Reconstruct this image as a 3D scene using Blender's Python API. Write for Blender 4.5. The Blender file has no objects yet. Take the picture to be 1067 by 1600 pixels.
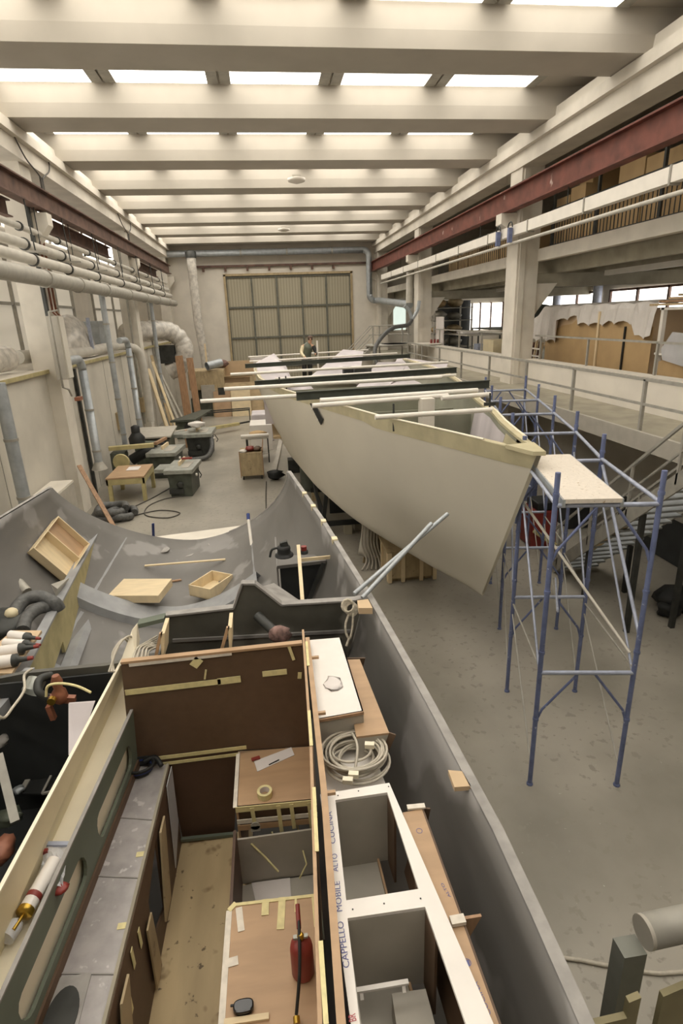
import bpy, math, random
from mathutils import Vector, Matrix
random.seed(7)
SC = bpy.context.scene
COL = SC.collection
PI = math.pi
# ---------------------------------------------------------------- camera
H = 5.5
CX, CY, F = 533.5, 800.0, 891.5
def _ray(u, v): return Vector((u-CX, -(v-CY), -F))
_ey = _ray(408, 500).normalized()
_ez = -_ray(627, 3410); _ez = (_ez-_ez.dot(_ey)*_ey).normalized()
_ex = _ey.cross(_ez)
ROT = Matrix((_ex, _ey, _ez))
def P(u, v, x=None, y=None, z=None):
    """point of the place seen at photo position (u, v) lying on one axis plane"""
    d = ROT @ _ray(u, v)
    if x is not None: t = x/d.x
    elif y is not None: t = y/d.y
    else: t = (z-H)/d.z
    return Vector((d.x*t, d.y*t, d.z*t+H))
cam = bpy.data.cameras.new('camera'); co = bpy.data.objects.new('camera', cam); COL.objects.link(co)
co.matrix_world = Matrix.Translation((0, 0, H)) @ ROT.to_4x4()
cam.sensor_fit = 'VERTICAL'; cam.sensor_height = 36; cam.sensor_width = 24; cam.lens = 36*F/1600
cam.clip_start = 0.05; cam.clip_end = 300
SC.camera = co
SC.view_settings.view_transform = 'Standard'; SC.view_settings.look = 'None'
SC.view_settings.exposure = 0.12; SC.view_settings.gamma = 1; SC.view_settings.use_curve_mapping = False

# ---------------------------------------------------------------- materials
def lin(c):
    c = c/255.0
    return c/12.92 if c <= .04045 else ((c+.055)/1.055)**2.4
def L(rgb): return (lin(rgb[0]), lin(rgb[1]), lin(rgb[2]), 1)
def M(name, rgb, rough=.65, metal=0, var=.12, scale=4.0, bump=0.0, rgb2=None, stretch=None, spots=None, alpha=1, emit=0):
    m = bpy.data.materials.new(name); m.use_nodes = True
    nt = m.node_tree; N = nt.nodes; K = nt.links
    b = N['Principled BSDF']
    b.inputs['Roughness'].default_value = rough; b.inputs['Metallic'].default_value = metal
    b.inputs['Alpha'].default_value = alpha
    tc = N.new('ShaderNodeTexCoord'); mp = N.new('ShaderNodeMapping')
    K.new(tc.outputs['Object'], mp.inputs[0])
    if stretch: mp.inputs['Scale'].default_value = stretch
    nz = N.new('ShaderNodeTexNoise'); nz.inputs['Scale'].default_value = scale; nz.inputs['Detail'].default_value = 6
    K.new(mp.outputs[0], nz.inputs['Vector'])
    rp = N.new('ShaderNodeValToRGB')
    c1 = L(rgb); c2 = L(rgb2) if rgb2 else tuple(max(0, x*(1-2.2*var)) for x in c1[:3])+(1,)
    rp.color_ramp.elements[0].position = .3; rp.color_ramp.elements[0].color = c2
    rp.color_ramp.elements[1].position = .62; rp.color_ramp.elements[1].color = c1
    K.new(nz.outputs[0], rp.inputs[0])
    out = rp.outputs[0]
    if spots:   # (rgb, scale, threshold)
        for srgb, ss, th in spots:
            n2 = N.new('ShaderNodeTexNoise'); n2.inputs['Scale'].default_value = ss; n2.inputs['Detail'].default_value = 3
            K.new(tc.outputs['Object'], n2.inputs['Vector'])
            r2 = N.new('ShaderNodeValToRGB'); r2.color_ramp.elements[0].position = th; r2.color_ramp.elements[1].position = th+.05
            K.new(n2.outputs[0], r2.inputs[0])
            mx = N.new('ShaderNodeMixRGB'); mx.inputs['Color2'].default_value = L(srgb)
            K.new(r2.outputs[0], mx.inputs['Fac']); K.new(out, mx.inputs['Color1']); out = mx.outputs[0]
    K.new(out, b.inputs['Base Color'])
    if bump:
        bp = N.new('ShaderNodeBump'); bp.inputs['Strength'].default_value = bump; bp.inputs['Distance'].default_value = .02
        K.new(nz.outputs[0], bp.inputs['Height']); K.new(bp.outputs[0], b.inputs['Normal'])
    if emit:
        b.inputs['Emission Color'].default_value = L(rgb); b.inputs['Emission Strength'].default_value = emit
    return m
def corrugated(name, rgb, axis_scale, emit=0, k=.75, rough=.6):
    m = M(name, rgb, rough, var=.05, scale=1.5, emit=emit)
    nt = m.node_tree; N = nt.nodes; K = nt.links; b = N['Principled BSDF']
    tc = N.new('ShaderNodeTexCoord'); w = N.new('ShaderNodeTexWave'); w.inputs['Scale'].default_value = axis_scale
    w.bands_direction = 'X'; K.new(tc.outputs['Object'], w.inputs['Vector'])
    mx = N.new('ShaderNodeMixRGB'); mx.inputs['Color1'].default_value = L(rgb); mx.inputs['Color2'].default_value = L(tuple(c*k for c in rgb))
    K.new(w.outputs[0], mx.inputs['Fac']); K.new(mx.outputs[0], b.inputs['Base Color'])
    if emit: K.new(mx.outputs[0], b.inputs['Emission Color'])
    bp = N.new('ShaderNodeBump'); bp.inputs['Strength'].default_value = .5; K.new(w.outputs[0], bp.inputs['Height']); K.new(bp.outputs[0], b.inputs['Normal'])
    return m
SKY = 2.1
m_floor = M('concrete_floor', (164, 158, 146), .34, var=.16, scale=.55, bump=.03, rgb2=(134, 129, 118),
            spots=[((142, 137, 125), 9, .60), ((205, 200, 188), 19, .74)])
m_wall = M('painted_wall', (222, 215, 203), .8, var=.05, scale=1.2)
m_wall_low = M('panel_wall', (206, 200, 187), .8, var=.07, scale=.9)
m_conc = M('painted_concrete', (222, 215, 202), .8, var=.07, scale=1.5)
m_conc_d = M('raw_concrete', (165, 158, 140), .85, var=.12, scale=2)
m_ceil = M('ceiling_paint', (192, 185, 173), .85, var=.05, scale=1)
m_sky = corrugated('skylight_sheet', (255, 249, 238), 3.0, emit=SKY*1.9, k=.94)
m_trans = corrugated('translucent_sheet', (214, 206, 190), 2.2, emit=.3, k=.86)
m_pane = M('daylight_pane', (255, 251, 243), .4, var=0, emit=SKY*1.2)
m_post = M('post_grey', (128, 129, 120), .6, var=.1)
m_ply_shade = M('shaded_ply', (150, 140, 106), .65, var=.1)  # plywood with the shade of its corner put into the colour
m_pane_g = M('green_pane', (222, 236, 226), .4, var=.08, emit=SKY*.4)
m_gate = corrugated('gate_sheet', (178, 170, 148), 1.6, k=.88)
m_gframe = M('gate_frame', (116, 116, 106), .6, .3)
m_rust = M('red_oxide', (118, 66, 54), .6, var=.2, scale=2.5, spots=[((190, 170, 160), 1.6, .70)])
m_brown = M('brown_rail', (112, 84, 72), .6, var=.25, scale=3)
m_galv = M('galvanised', (178, 183, 186), .42, .35, var=.1, scale=5)
m_galvd = M('dull_zinc', (172, 168, 158), .55, .2, var=.1, scale=5)
m_pipe = M('pale_lagged_pipe', (198, 193, 182), .7, var=.08, scale=3)
m_white = M('white_paint', (236, 230, 220), .5, var=.04, scale=3)
m_whitep = M('white_laminate', (230, 224, 217), .4, var=.03, scale=5)
m_greyp = M('grey_board', (178, 172, 160), .6, var=.06)
m_iron = M('dark_iron', (68, 69, 66), .5, .3, var=.2)
m_black = M('black_matt', (36, 37, 36), .6, var=.2)
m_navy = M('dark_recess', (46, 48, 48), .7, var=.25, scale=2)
m_blue = M('blue_enamel', (116, 126, 164), .45, .1, var=.14, scale=9, spots=[((175, 180, 200), 14, .66)])
m_bluel = M('worn_blue_tube', (172, 178, 196), .42, .2, var=.12, scale=9)
m_beam = M('dark_green_beam', (78, 82, 74), .55, .2, var=.15)
m_hull = M('primer_hull', (210, 203, 187), .42, var=.03, scale=.8)
m_resin = M('resin_band', (196, 186, 152), .45, var=.10, scale=3)
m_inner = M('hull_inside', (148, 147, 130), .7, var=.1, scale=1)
m_lav = M('lavender_laminate', (206, 198, 200), .6, var=.12, scale=1.2, stretch=(1, 1, .25))
m_carb = M('grey_laminate', (120, 117, 113), .5, var=.13, scale=1.1, bump=.04, stretch=(1, .6, 1.6), spots=[((142, 139, 136), 1.3, .58)])
m_carbd = M('dark_laminate', (94, 92, 84), .5, var=.2, scale=2.2, bump=.08, spots=[((118, 115, 106), 1.3, .6)])
m_flange = M('pale_flange', (160, 156, 151), .6, var=.15, scale=7)
m_frame_l = M('laminate_rib', (156, 157, 158), .5, var=.1, scale=4)
m_ply = M('plywood', (196, 172, 134), .6, var=.1, scale=3, stretch=(1, 8, 1))
m_plyd = M('worn_plywood', (186, 166, 130), .65, var=.12, scale=2.4, stretch=(3, 1, 1), spots=[((140, 122, 94), 9, .64)])
m_sole = M('spotted_sole', (196, 174, 134), .6, var=.12, scale=2.0, stretch=(2, .5, 1), spots=[((110, 94, 70), 16, .655), ((150, 128, 94), 4, .60)])
m_pale = M('birch', (226, 206, 168), .55, var=.06, scale=3, stretch=(1, 6, 1))
m_wood = M('orange_timber', (172, 136, 104), .6, var=.15, scale=3, stretch=(6, 6, .6))
m_plank = M('orange_plank', (170, 132, 98), .6, var=.15, scale=3, stretch=(6, 6, .6))
m_mahog = M('brown_board', (96, 75, 57), .6, var=.06, scale=12, bump=.02)
m_mahog2 = M('dark_brown_board', (84, 62, 48), .55, var=.06, scale=8)
m_okume = M('okoume_ply', (184, 152, 118), .5, var=.08, scale=2, stretch=(1, 5, 1))
m_card = M('cardboard', (190, 160, 116), .8, var=.06, scale=2)
m_cardp = M('pale_cardboard', (204, 178, 144), .8, var=.06, scale=2)
m_cream = M('cream_paint', (228, 214, 178), .45, var=.05, scale=3)
m_cream2 = M('light_cream_paint', (240, 230, 206), .45, var=.04, scale=3)
m_teal = M('grey_green_paint', (104, 112, 98), .55, var=.08, scale=3)
m_tape = M('masking_tape', (226, 214, 160), .7, var=.08, scale=20)
m_tapew = M('white_tape', (228, 220, 206), .7, var=.08, scale=20)
m_film = M('dusty_plastic_film', (168, 163, 161), .3, var=.10, scale=9, bump=.25, spots=[((192, 188, 186), 12, .64)])
m_ylw = M('yellow_machine', (190, 177, 128), .55, var=.12)
m_green = M('machine_green', (100, 106, 92), .5, .2, var=.2)
m_greend = M('machine_dark_green', (84, 88, 78), .5, .1, var=.2)
m_steel = M('worn_steel', (176, 178, 170), .4, .4, var=.15, scale=6)
m_red = M('red_paint', (140, 54, 46), .45, var=.12)
m_orange = M('copper_part', (160, 104, 80), .45, .2, var=.25)
m_rag = M('rags', (150, 120, 112), .9, var=.4, scale=14)
m_bluec = M('blue_tape', (40, 62, 130), .6)
m_brass = M('brass', (196, 160, 70), .3, .9)
m_rope = M('rope', (206, 196, 176), .85, var=.2, scale=30)
m_cable = M('grey_cable', (196, 188, 172), .5, var=.1, scale=20)
m_cabled = M('dark_cable', (84, 80, 74), .6)
m_hose = M('corrugated_hose', (100, 100, 98), .55, .1, var=.2, scale=18, bump=.4)
m_skin = M('skin', (205, 160, 130), .6, var=.03)
m_paper = M('paper', (225, 218, 214), .8, var=.04)
m_yel = M('yellow_edge', (182, 170, 124), .6, var=.12)
def plastic(name, rgb, a):
    m = M(name, rgb, .4, var=.05, scale=2.5, bump=.1, alpha=a)
    return m
m_sheet = plastic('milky_plastic_sheet', (232, 226, 220), .88)
m_clear = plastic('clear_plastic', (225, 225, 228), .55)
m_wrap = M('plastic_wrap', (214, 208, 198), .25, var=.16, scale=5, bump=.5)

# ---------------------------------------------------------------- mesh tools
WO = {}
def V(*a): return Vector(a)
class MB:
    def __init__(s): s.v = []; s.f = []; s.sm = []
    def add(s, vs, fs, smooth=False):
        n = len(s.v); s.v += [Vector(v) for v in vs]
        for f in fs: s.f.append(tuple(i+n for i in f)); s.sm.append(smooth)
        return s
    def box(s, a, b):
        x0, y0, z0 = [min(p, q) for p, q in zip(a, b)]; x1, y1, z1 = [max(p, q) for p, q in zip(a, b)]
        return s.add([(x0,y0,z0),(x1,y0,z0),(x1,y1,z0),(x0,y1,z0),(x0,y0,z1),(x1,y0,z1),(x1,y1,z1),(x0,y1,z1)],
                     [(0,3,2,1),(4,5,6,7),(0,1,5,4),(1,2,6,5),(2,3,7,6),(3,0,4,7)])
    def bar(s, a, b, w, h, up=(0, 0, 1)):
        a = Vector(a); b = Vector(b); d = (b-a).normalized(); up = Vector(up)
        if abs(d.dot(up)) > .98: up = Vector((0, 1, 0))
        r = d.cross(up).normalized()*w/2; u = r.cross(d).normalized()*h/2
        vs = [p+q for p in (a, b) for q in (-r-u, r-u, r+u, -r+u)]
        return s.add(vs, [(0,1,2,3),(7,6,5,4),(0,4,5,1),(1,5,6,2),(2,6,7,3),(3,7,4,0)])
    def ibeam(s, a, b, w, h, t=.02):
        a = Vector(a); b = Vector(b); z = Vector((0, 0, 1))
        s.bar(a+z*(h/2-t/2), b+z*(h/2-t/2), w, t); s.bar(a-z*(h/2-t/2), b-z*(h/2-t/2), w, t); s.bar(a, b, t, h-2*t); return s
    def path(s, pts, r, n=10, caps=True, rs=None):
        pts = [Vector(p) for p in pts]; rings = []; prev = None
        for i, p in enumerate(pts):
            d = (pts[min(i+1, len(pts)-1)]-pts[max(i-1, 0)])
            if d.length < 1e-9: d = Vector((0, 0, 1))
            d.normalize()
            if prev is None: a = d.orthogonal().normalized()
            else:
                a = prev-d*prev.dot(d)
                a = a.normalized() if a.length > 1e-6 else d.orthogonal().normalized()
            prev = a; b = d.cross(a); rr = rs[i] if rs else r
            rings.append([p+(a*math.cos(2*PI*k/n)+b*math.sin(2*PI*k/n))*rr for k in range(n)])
        vs = [v for rg in rings for v in rg]; fs = []
        for i in range(len(pts)-1):
            for k in range(n):
                fs.append((i*n+k, i*n+(k+1) % n, (i+1)*n+(k+1) % n, (i+1)*n+k))
        s.add(vs, fs, True)
        if caps:
            s.add(rings[0], [tuple(range(n-1, -1, -1))]); s.add(rings[-1], [tuple(range(n))])
        return s
    def tube(s, a, b, r, n=10): return s.path([a, b], r, n)
    def lathe(s, c, prof, n=16, axis=(0, 0, 1)):
        c = Vector(c); ax = Vector(axis).normalized(); a = ax.orthogonal().normalized(); b = ax.cross(a)
        vs = []; fs = []
        for r, h in prof:
            for k in range(n):
                t = 2*PI*k/n; vs.append(c+ax*h+(a*math.cos(t)+b*math.sin(t))*r)
        for i in range(len(prof)-1):
            for k in range(n): fs.append((i*n+k, i*n+(k+1) % n, (i+1)*n+(k+1) % n, (i+1)*n+k))
        s.add(vs, fs, True)
        s.add(vs[:n], [tuple(range(n-1, -1, -1))]); s.add(vs[-n:], [tuple(range(n))]); return s
    def slab(s, poly, off):
        """polygon of 3D points given a thickness vector"""
        poly = [Vector(p) for p in poly]; off = Vector(off); n = len(poly)
        vs = poly+[p+off for p in poly]
        fs = [tuple(range(n)), tuple(range(2*n-1, n-1, -1))]+[(i, (i+1) % n+0 if False else (i+1) % n, n+(i+1) % n, n+i) for i in range(n)]
        return s.add(vs, fs)
    def grid(s, rows, smooth=True, closed=False):
        n = len(rows[0]); vs = [p for r in rows for p in r]; fs = []
        for i in range(len(rows)-1):
            for k in range(n-1): fs.append((i*n+k, i*n+k+1, (i+1)*n+k+1, (i+1)*n+k))
        return s.add(vs, fs, smooth)
    def build(s, name, mat, parent=None, origin=None, bevel=0, solid=0):
        me = bpy.data.meshes.new(name)
        if parent is not None: o_ = WO[parent.name]
        elif origin is not None: o_ = Vector(origin)
        else:
            xs = [v.x for v in s.v]; ys = [v.y for v in s.v]; zs = [v.z for v in s.v]
            o_ = Vector(((min(xs)+max(xs))/2, (min(ys)+max(ys))/2, min(zs)))
        me.from_pydata([tuple(v-o_) for v in s.v], [], s.f); me.update()
        me.polygons.foreach_set('use_smooth', s.sm)
        ob = bpy.data.objects.new(name, me); COL.objects.link(ob)
        if mat: me.materials.append(mat)
        if parent is not None: ob.parent = parent
        else: ob.location = o_
        WO[ob.name] = o_.copy()
        import bmesh
        bm = bmesh.new(); bm.from_mesh(me); bmesh.ops.recalc_face_normals(bm, faces=bm.faces); bm.to_mesh(me); bm.free()
        if solid:
            md = ob.modifiers.new('thickness', 'SOLIDIFY'); md.thickness = solid; md.offset = 0
        if bevel:
            md = ob.modifiers.new('bevel', 'BEVEL'); md.width = bevel; md.segments = 2; md.limit_method = 'ANGLE'
        return ob
def tag(o, label=None, cat=None, group=None, kind=None):
    if label: o['label'] = label
    if cat: o['category'] = cat
    if group: o['group'] = group
    if kind: o['kind'] = kind
    return o
def thing(name, label, cat, loc, group=None):
    o = bpy.data.objects.new(name, None); o.empty_display_size = .1; COL.objects.link(o); o.location = loc
    WO[o.name] = Vector(loc); return tag(o, label, cat, group)
def one(mb, name, mat, label, cat, group=None, **k):
    return tag(mb.build(name, mat, None, **k), label, cat, group)
def struct(mb, name, mat, **k):
    o = mb.build(name, mat, None, **k); o['kind'] = 'structure'; return o
def copy_tree(o, loc=None, rotz=None, label=None, parent=None):
    c = o.copy(); COL.objects.link(c)
    if parent is not None: c.parent = parent
    for ch in [q for q in bpy.data.objects if q.parent == o]: copy_tree(ch, parent=c)
    if loc is not None: c.location = loc
    if rotz is not None: c.rotation_euler[2] = rotz
    if label: c['label'] = label
    return c
def arc(c, r, a0, a1, n, ux=(1, 0, 0), uy=(0, 0, 1)):
    c = Vector(c); ux = Vector(ux); uy = Vector(uy)
    return [c+ux*r*math.cos(a0+(a1-a0)*i/n)+uy*r*math.sin(a0+(a1-a0)*i/n) for i in range(n+1)]
def smoothpts(pts, k=6):
    pts = [Vector(p) for p in pts]; out = []
    for i in range(len(pts)-1):
        p0 = pts[max(i-1, 0)]; p1 = pts[i]; p2 = pts[i+1]; p3 = pts[min(i+2, len(pts)-1)]
        for j in range(k):
            t = j/k
            out.append(.5*((2*p1)+(-p0+p2)*t+(2*p0-5*p1+4*p2-p3)*t*t+(-p0+3*p1-3*p2+p3)*t**3))
    out.append(pts[-1]); return out
def bag(c, sx, sy, sz, mat_seed=0, n=10, m=7, rough=.15):
    rnd = random.Random(mat_seed); rows = []
    for i in range(m+1):
        t = PI*i/m; row = []
        for k in range(n):
            a = 2*PI*k/n; q = 1+rnd.uniform(-rough, rough)
            row.append(Vector((c[0]+sx*math.sin(t)*math.cos(a)*q, c[1]+sy*math.sin(t)*math.sin(a)*q, c[2]+sz*(1+math.cos(t)))))
        row.append(row[0].copy()); rows.append(row)
    return MB().grid(rows)
# ================================================================ THE HALL
YB = 42.0      # far wall
struct(MB().box((-9, -6, -.2), (17.9, YB+.3, 0)), 'floor', m_floor)
struct(MB().box((-9, -6.3, 0), (17.9, -6, 12)), 'wall_rear', m_conc_d)
# far wall around the gate opening
gx0, gx1, gz = -2.16, 6.3, 8.35
b = MB(); b.box((-9, YB, 0), (gx0, YB+.3, 12)); b.box((gx1, YB, 0), (17.9, YB+.3, 12)); b.box((gx0, YB, gz), (gx1, YB+.3, 12))
struct(b, 'wall_far', m_wall)
# gate
g = tag(thing('door_1', None, None, (2, YB+.05, 0)), kind='structure')
MB().box((gx0, YB+.12, 0), (gx1, YB+.16, gz)).build('gate_sheet', m_gate, g)
b = MB(); nb = 5
for i in range(nb+1):
    x = gx0+(gx1-gx0)*i/nb; b.box((x-.06, YB+.02, 0), (x+.06, YB+.12, gz))
for z in (.06, 2.35, 4.35, 6.35, gz-.06): b.box((gx0, YB+.03, z-.06), (gx1, YB+.11, z+.06))
b.build('gate_frame', m_gframe, g)
b = MB(); b.box((gx0-.15, YB-.06, 0), (gx0, YB+.1, gz+.1)); b.box((gx1, YB-.06, 0), (gx1+.15, YB+.1, gz+.1)); b.box((gx0-.15, YB-.06, gz), (gx1+.15, YB+.1, gz+.14))
b.build('jamb', m_plyd, g)
b = MB(); b.box((gx0-2.4, YB-.2, gz+.55), (gx1+1.2, YB, gz+.68))
for i in range(7):
    x = gx0-1.4+i*1.45; b.box((x-.07, YB-.22, gz+.3), (x+.07, YB-.02, gz+.56))
one(b, 'gate_track', m_brown, 'brown horizontal steel track with brackets above the big gate', 'track')
# left side: columns, low partition with ledge, translucent upper wall
zl = 4.3
for i, y in enumerate((-5.8, 6.1, 18.0, 30.0, 41.6)):
    b = MB(); b.box((-6.5, y-.38, 0), (-5.85, y+.38, 10)); b.slab([(-5.85, y-.2, 7.6), (-5.85, y-.2, 8.4), (-5.45, y-.2, 8.4), (-5.45, y-.2, 8.1)], (0, .4, 0))
    struct(b, 'wall_left_column', m_conc)
struct(MB().box((-6.35, -6, 0), (-6.2, YB, zl)), 'wall_left', m_wall_low)
b = MB()
for y in (8.6, 11.2, 13.8, 20.9, 23.8, 26.8, 33, 36, 39): b.box((-6.2, y-.012, 0), (-6.19, y+.012, zl))
struct(b, 'trim_2', m_galvd)
struct(MB().box((-8.3, -6, zl), (-6.12, YB, zl+.06)), 'trim_1', m_conc)
struct(MB().box((-6.14, -6, zl-.03), (-6.08, YB, zl+.07)), 'trim_3', m_yel)
struct(MB().box((-8.6, -6, 0), (-8.3, YB, 12)), 'wall_left_upper', m_wall)
# windows of the upper left wall
n = 1
for y0, y1, kind in ((-4, 4.6, 0), (7, 14.6, 0), (15.2, 17.2, 0), (19.5, 28.2, 1), (31.5, 39.6, 1)):
    w = tag(thing('window_%d' % n, None, None, (-8.26, (y0+y1)/2, 4.6)), kind='structure'); n += 1
    zt = 7.9 if kind == 0 else 8.1
    MB().box((-8.28, y0, 4.55), (-8.25, y1, zt)).build('window_pane', m_pane if kind == 0 else m_trans, w)
    b = MB(); k = max(2, int((y1-y0)/2.0))
    for i in range(k+1):
        y = y0+(y1-y0)*i/k; b.box((-8.25, y-.05, 4.5), (-8.15, y+.05, zt))
    for z in (4.55, 6.3, zt): b.box((-8.25, y0, z-.05), (-8.17, y1, z+.05))
    b.build('window_frame', m_galvd, w)
# clerestory windows high on the left
for y0, y1 in ((-4, 5), (7, 17), (19.5, 29), (31.5, 40.5)):
    w = tag(thing('window_%d' % n, None, None, (-8.26, (y0+y1)/2, 8.6)), kind='structure'); n += 1
    MB().box((-8.28, y0, 8.75), (-8.25, y1, 9.8)).build('window_pane', m_pane, w)
    b = MB()
    for i in range(5):
        y = y0+(y1-y0)*i/4; b.box((-8.25, y-.05, 8.7), (-8.17, y+.05, 9.85))
    b.build('window_frame', m_galvd, w)
# longitudinal concrete girders
for nm, x0, x1, s in (('ceiling_girder_left', -6.35, -5.7, 1), ('ceiling_girder_right', 8.0, 8.65, -1)):
    b = MB(); b.box((x0, -6, 9.55), (x1, YB, 10.2))
    xa = x1 if s > 0 else x0
    b.box((xa+.002 if s > 0 else xa-.15, -6, 9.95), (xa+.15 if s > 0 else xa-.002, YB, 10.2))
    struct(b, nm, m_conc)
    c = MB()
    xe = x1-.25 if s > 0 else x0+.25
    c.box((xe-.02, -6, 10.2), (xe+.22 if s > 0 else xe+.02, YB, 10.5)) if s > 0 else c.box((xe-.22, -6, 10.2), (xe+.02, YB, 10.5))
    struct(c, nm+'_ledge', m_conc)
# roof ribs and ceiling with corrugated skylights
yr = [-3.2+3.96*i for i in range(12)]
for k, y in enumerate(yr):
    if y > YB-1: continue
    b = MB(); x0, x1 = -6.5, 8.9
    prof = [(y, 10.22), (y-.06, 10.5), (y-.08, 10.95), (y+1.26, 10.95), (y+1.24, 10.5), (y+1.16, 10.22)]
    b.slab([(x0, p[0], p[1]) for p in prof], (x1-x0, 0, 0))
    struct(b, 'ceiling_beam', m_ceil)
b = MB(); b.box((-9, -6.3, 10.93), (17.9, YB+.3, 11.2)); struct(b, 'ceiling', m_ceil)
for k, y in enumerate(yr):
    if y > YB-4: continue
    for j in range(5):
        x0 = -5.6+j*2.65
        if x0 > 7: continue
        o = struct(MB().box((x0, y+1.35, 10.88), (x0+2.1, y+3.8, 10.925)), 'window_skylight', m_sky)
        q = MB()
        for xx in (x0-.25, x0+2.1): q.box((xx, y+1.35, 10.87), (xx+.25, y+3.8, 10.925))
        struct(q, 'ceiling_skylight_trim', m_galvd)
# right side columns
for y in (-5.2, 6.9, 18.9, 30.8, 41.6):
    b = MB(); b.box((8.05, y-.42, 0), (8.75, y+.42, 10))
    b.slab([(8.05, y-.22, 7.75), (8.05, y-.22, 8.35), (7.55, y-.22, 8.35), (7.55, y-.22, 8.05)], (0, .44, 0))
    b.slab([(8.75, y-.3, 5.3), (8.75, y-.3, 6.3), (9.5, y-.3, 6.3)], (0, .6, 0))
    b.box((8.12, y-.47, 0), (8.3, y-.4, 9.5))
    struct(b, 'wall_right_column', m_conc)
# mezzanine and stores beneath
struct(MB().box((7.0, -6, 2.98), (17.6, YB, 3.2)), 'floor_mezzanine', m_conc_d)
struct(MB().box((6.98, -6, 2.9), (7.06, YB, 3.24)), 'trim_4', m_greyp)
struct(MB().box((9.0, -6, 0), (9.2, YB, 2.98)), 'wall_right', m_wall_low)
for y0, y1 in ((-6, 6.4), (7.4, 18.4), (19.4, 30.3)):
    struct(MB().box((8.55, y0, 3.2), (8.75, y1, 3.95)), 'wall_parapet', m_wall)
    struct(MB().box((8.5, y0, 3.95), (8.9, y1, 4.0)), 'trim_5', m_conc)
struct(MB().box((17.6, -6, 0), (17.9, YB, 12)), 'wall_right_outer', m_wall)
# upper mezzanine floor with joists
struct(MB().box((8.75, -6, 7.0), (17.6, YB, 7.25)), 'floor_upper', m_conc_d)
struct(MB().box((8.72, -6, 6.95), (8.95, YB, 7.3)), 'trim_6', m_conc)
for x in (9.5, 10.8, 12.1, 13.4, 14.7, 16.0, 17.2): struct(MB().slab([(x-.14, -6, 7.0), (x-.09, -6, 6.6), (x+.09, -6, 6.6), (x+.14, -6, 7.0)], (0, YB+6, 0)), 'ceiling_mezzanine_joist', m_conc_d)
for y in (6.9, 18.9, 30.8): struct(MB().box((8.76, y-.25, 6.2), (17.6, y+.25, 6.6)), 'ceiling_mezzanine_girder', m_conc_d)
# mezzanine far windows (right outer wall)
for y0, y1 in ((-4, 5), (6.2, 16.6), (17.6, 28.6), (29.6, 40.8)):
    w = tag(thing('window_%d' % n, None, None, (17.5, (y0+y1)/2, 4.3)), kind='structure'); n += 1
    MB().box((17.54, y0, 4.5), (17.58, y1, 6.3)).build('window_pane', m_pane, w)
    for i in range(6):
        y = y0+(y1-y0)*i/5; MB().box((17.44, y-.06, 4.45), (17.54, y+.06, 6.35)).build('window_frame', m_brown, w)
    for z in (4.5, 6.3): MB().box((17.44, y0, z-.05), (17.54, y1, z+.05)).build('window_frame', m_brown, w)
w = tag(thing('window_%d' % n, None, None, (16.2, YB-.02, 4.3)), kind='structure'); n += 1
MB().box((14.9, YB-.06, 4.3), (17.4, YB-.01, 6.1)).build('window_pane', m_pane, w)
for x in (14.9, 15.7, 16.5, 17.4): MB().box((x-.05, YB-.12, 4.25), (x+.05, YB, 6.15)).build('window_frame', m_brown, w)
w = tag(thing('window_%d' % n, None, None, (9.75, YB-.02, 4.5)), kind='structure'); n += 1
MB().box((9.3, YB-.05, 4.5), (10.2, YB-.01, 6.25)).build('window_pane', m_pane_g, w)
b = MB(); b.box((9.2, YB-.1, 4.4), (9.3, YB, 6.35)); b.box((10.2, YB-.1, 4.4), (10.3, YB, 6.35)); b.box((9.2, YB-.1, 6.25), (10.3, YB, 6.35)); b.box((9.2, YB-.1, 4.4), (10.3, YB, 4.5)); b.build('window_frame', m_white, w)

# ================================================================ CRANE RAILS, TRAY, PIPES
b = MB(); b.ibeam((7.75, -5.9, 8.66), (7.75, 41.9, 8.66), .3, .6, .035)
for y in (6.9, 18.9, 30.8):
    pass
t = thing('crane_rail', 'red oxide steel crane beam running along the right columns', 'crane rail', (7.75, 18, 8.36))
b.build('beam', m_rust, t)
MB().box((7.72, -5.9, 8.96), (7.78, 41.9, 9.02)).build('rail_strip', m_iron, t)
t = thing('crane_rail', 'brown crane beam along the left columns above the pipes', 'crane rail', (-5.62, 18, 8.46))
MB().ibeam((-5.6, -5.9, 8.72), (-5.6, 40.5, 8.72), .3, .5, .035).build('beam', m_brown, t)
MB().box((-5.63, -5.9, 8.97), (-5.57, 40.5, 9.03)).build('rail_strip', m_iron, t)
for y0, y1 in ((12.2, 16.9), (19, 27), (32, 38.5)):
    one(MB().ibeam((-6.1, y0, 8.35), (-6.1, y1, 8.35), .25, .4, .03), 'steel_beam', m_brown,
        {12.2: 'short brown steel beam behind the left crane rail, nearest stretch', 19: 'short brown steel beam behind the left crane rail, middle stretch', 32: 'short brown steel beam behind the left crane rail, farthest stretch'}[y0], 'beam')
t = thing('cable_tray', 'long white cable tray running below the red crane beam', 'cable tray', (7.75, 18, 7.6))
MB().box((7.66, -5, 7.64), (7.84, 38, 7.92)).build('tray', m_white, t)
for y in range(5, 38, 3): MB().box((7.64, y, 7.6), (7.86, y+.05, 7.94)).build('tray_joint', m_galvd, t)
for y in range(3, 38, 6): MB().tube((7.75, y, 7.9), (7.75, y, 8.35), .012, 6).build('hanger', m_iron, t)
one(MB().tube((7.65, -5, 7.42), (7.65, 38, 7.42), .045, 8), 'conduit', m_pipe, 'thin pale conduit running just under the white cable tray', 'pipe')
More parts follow.
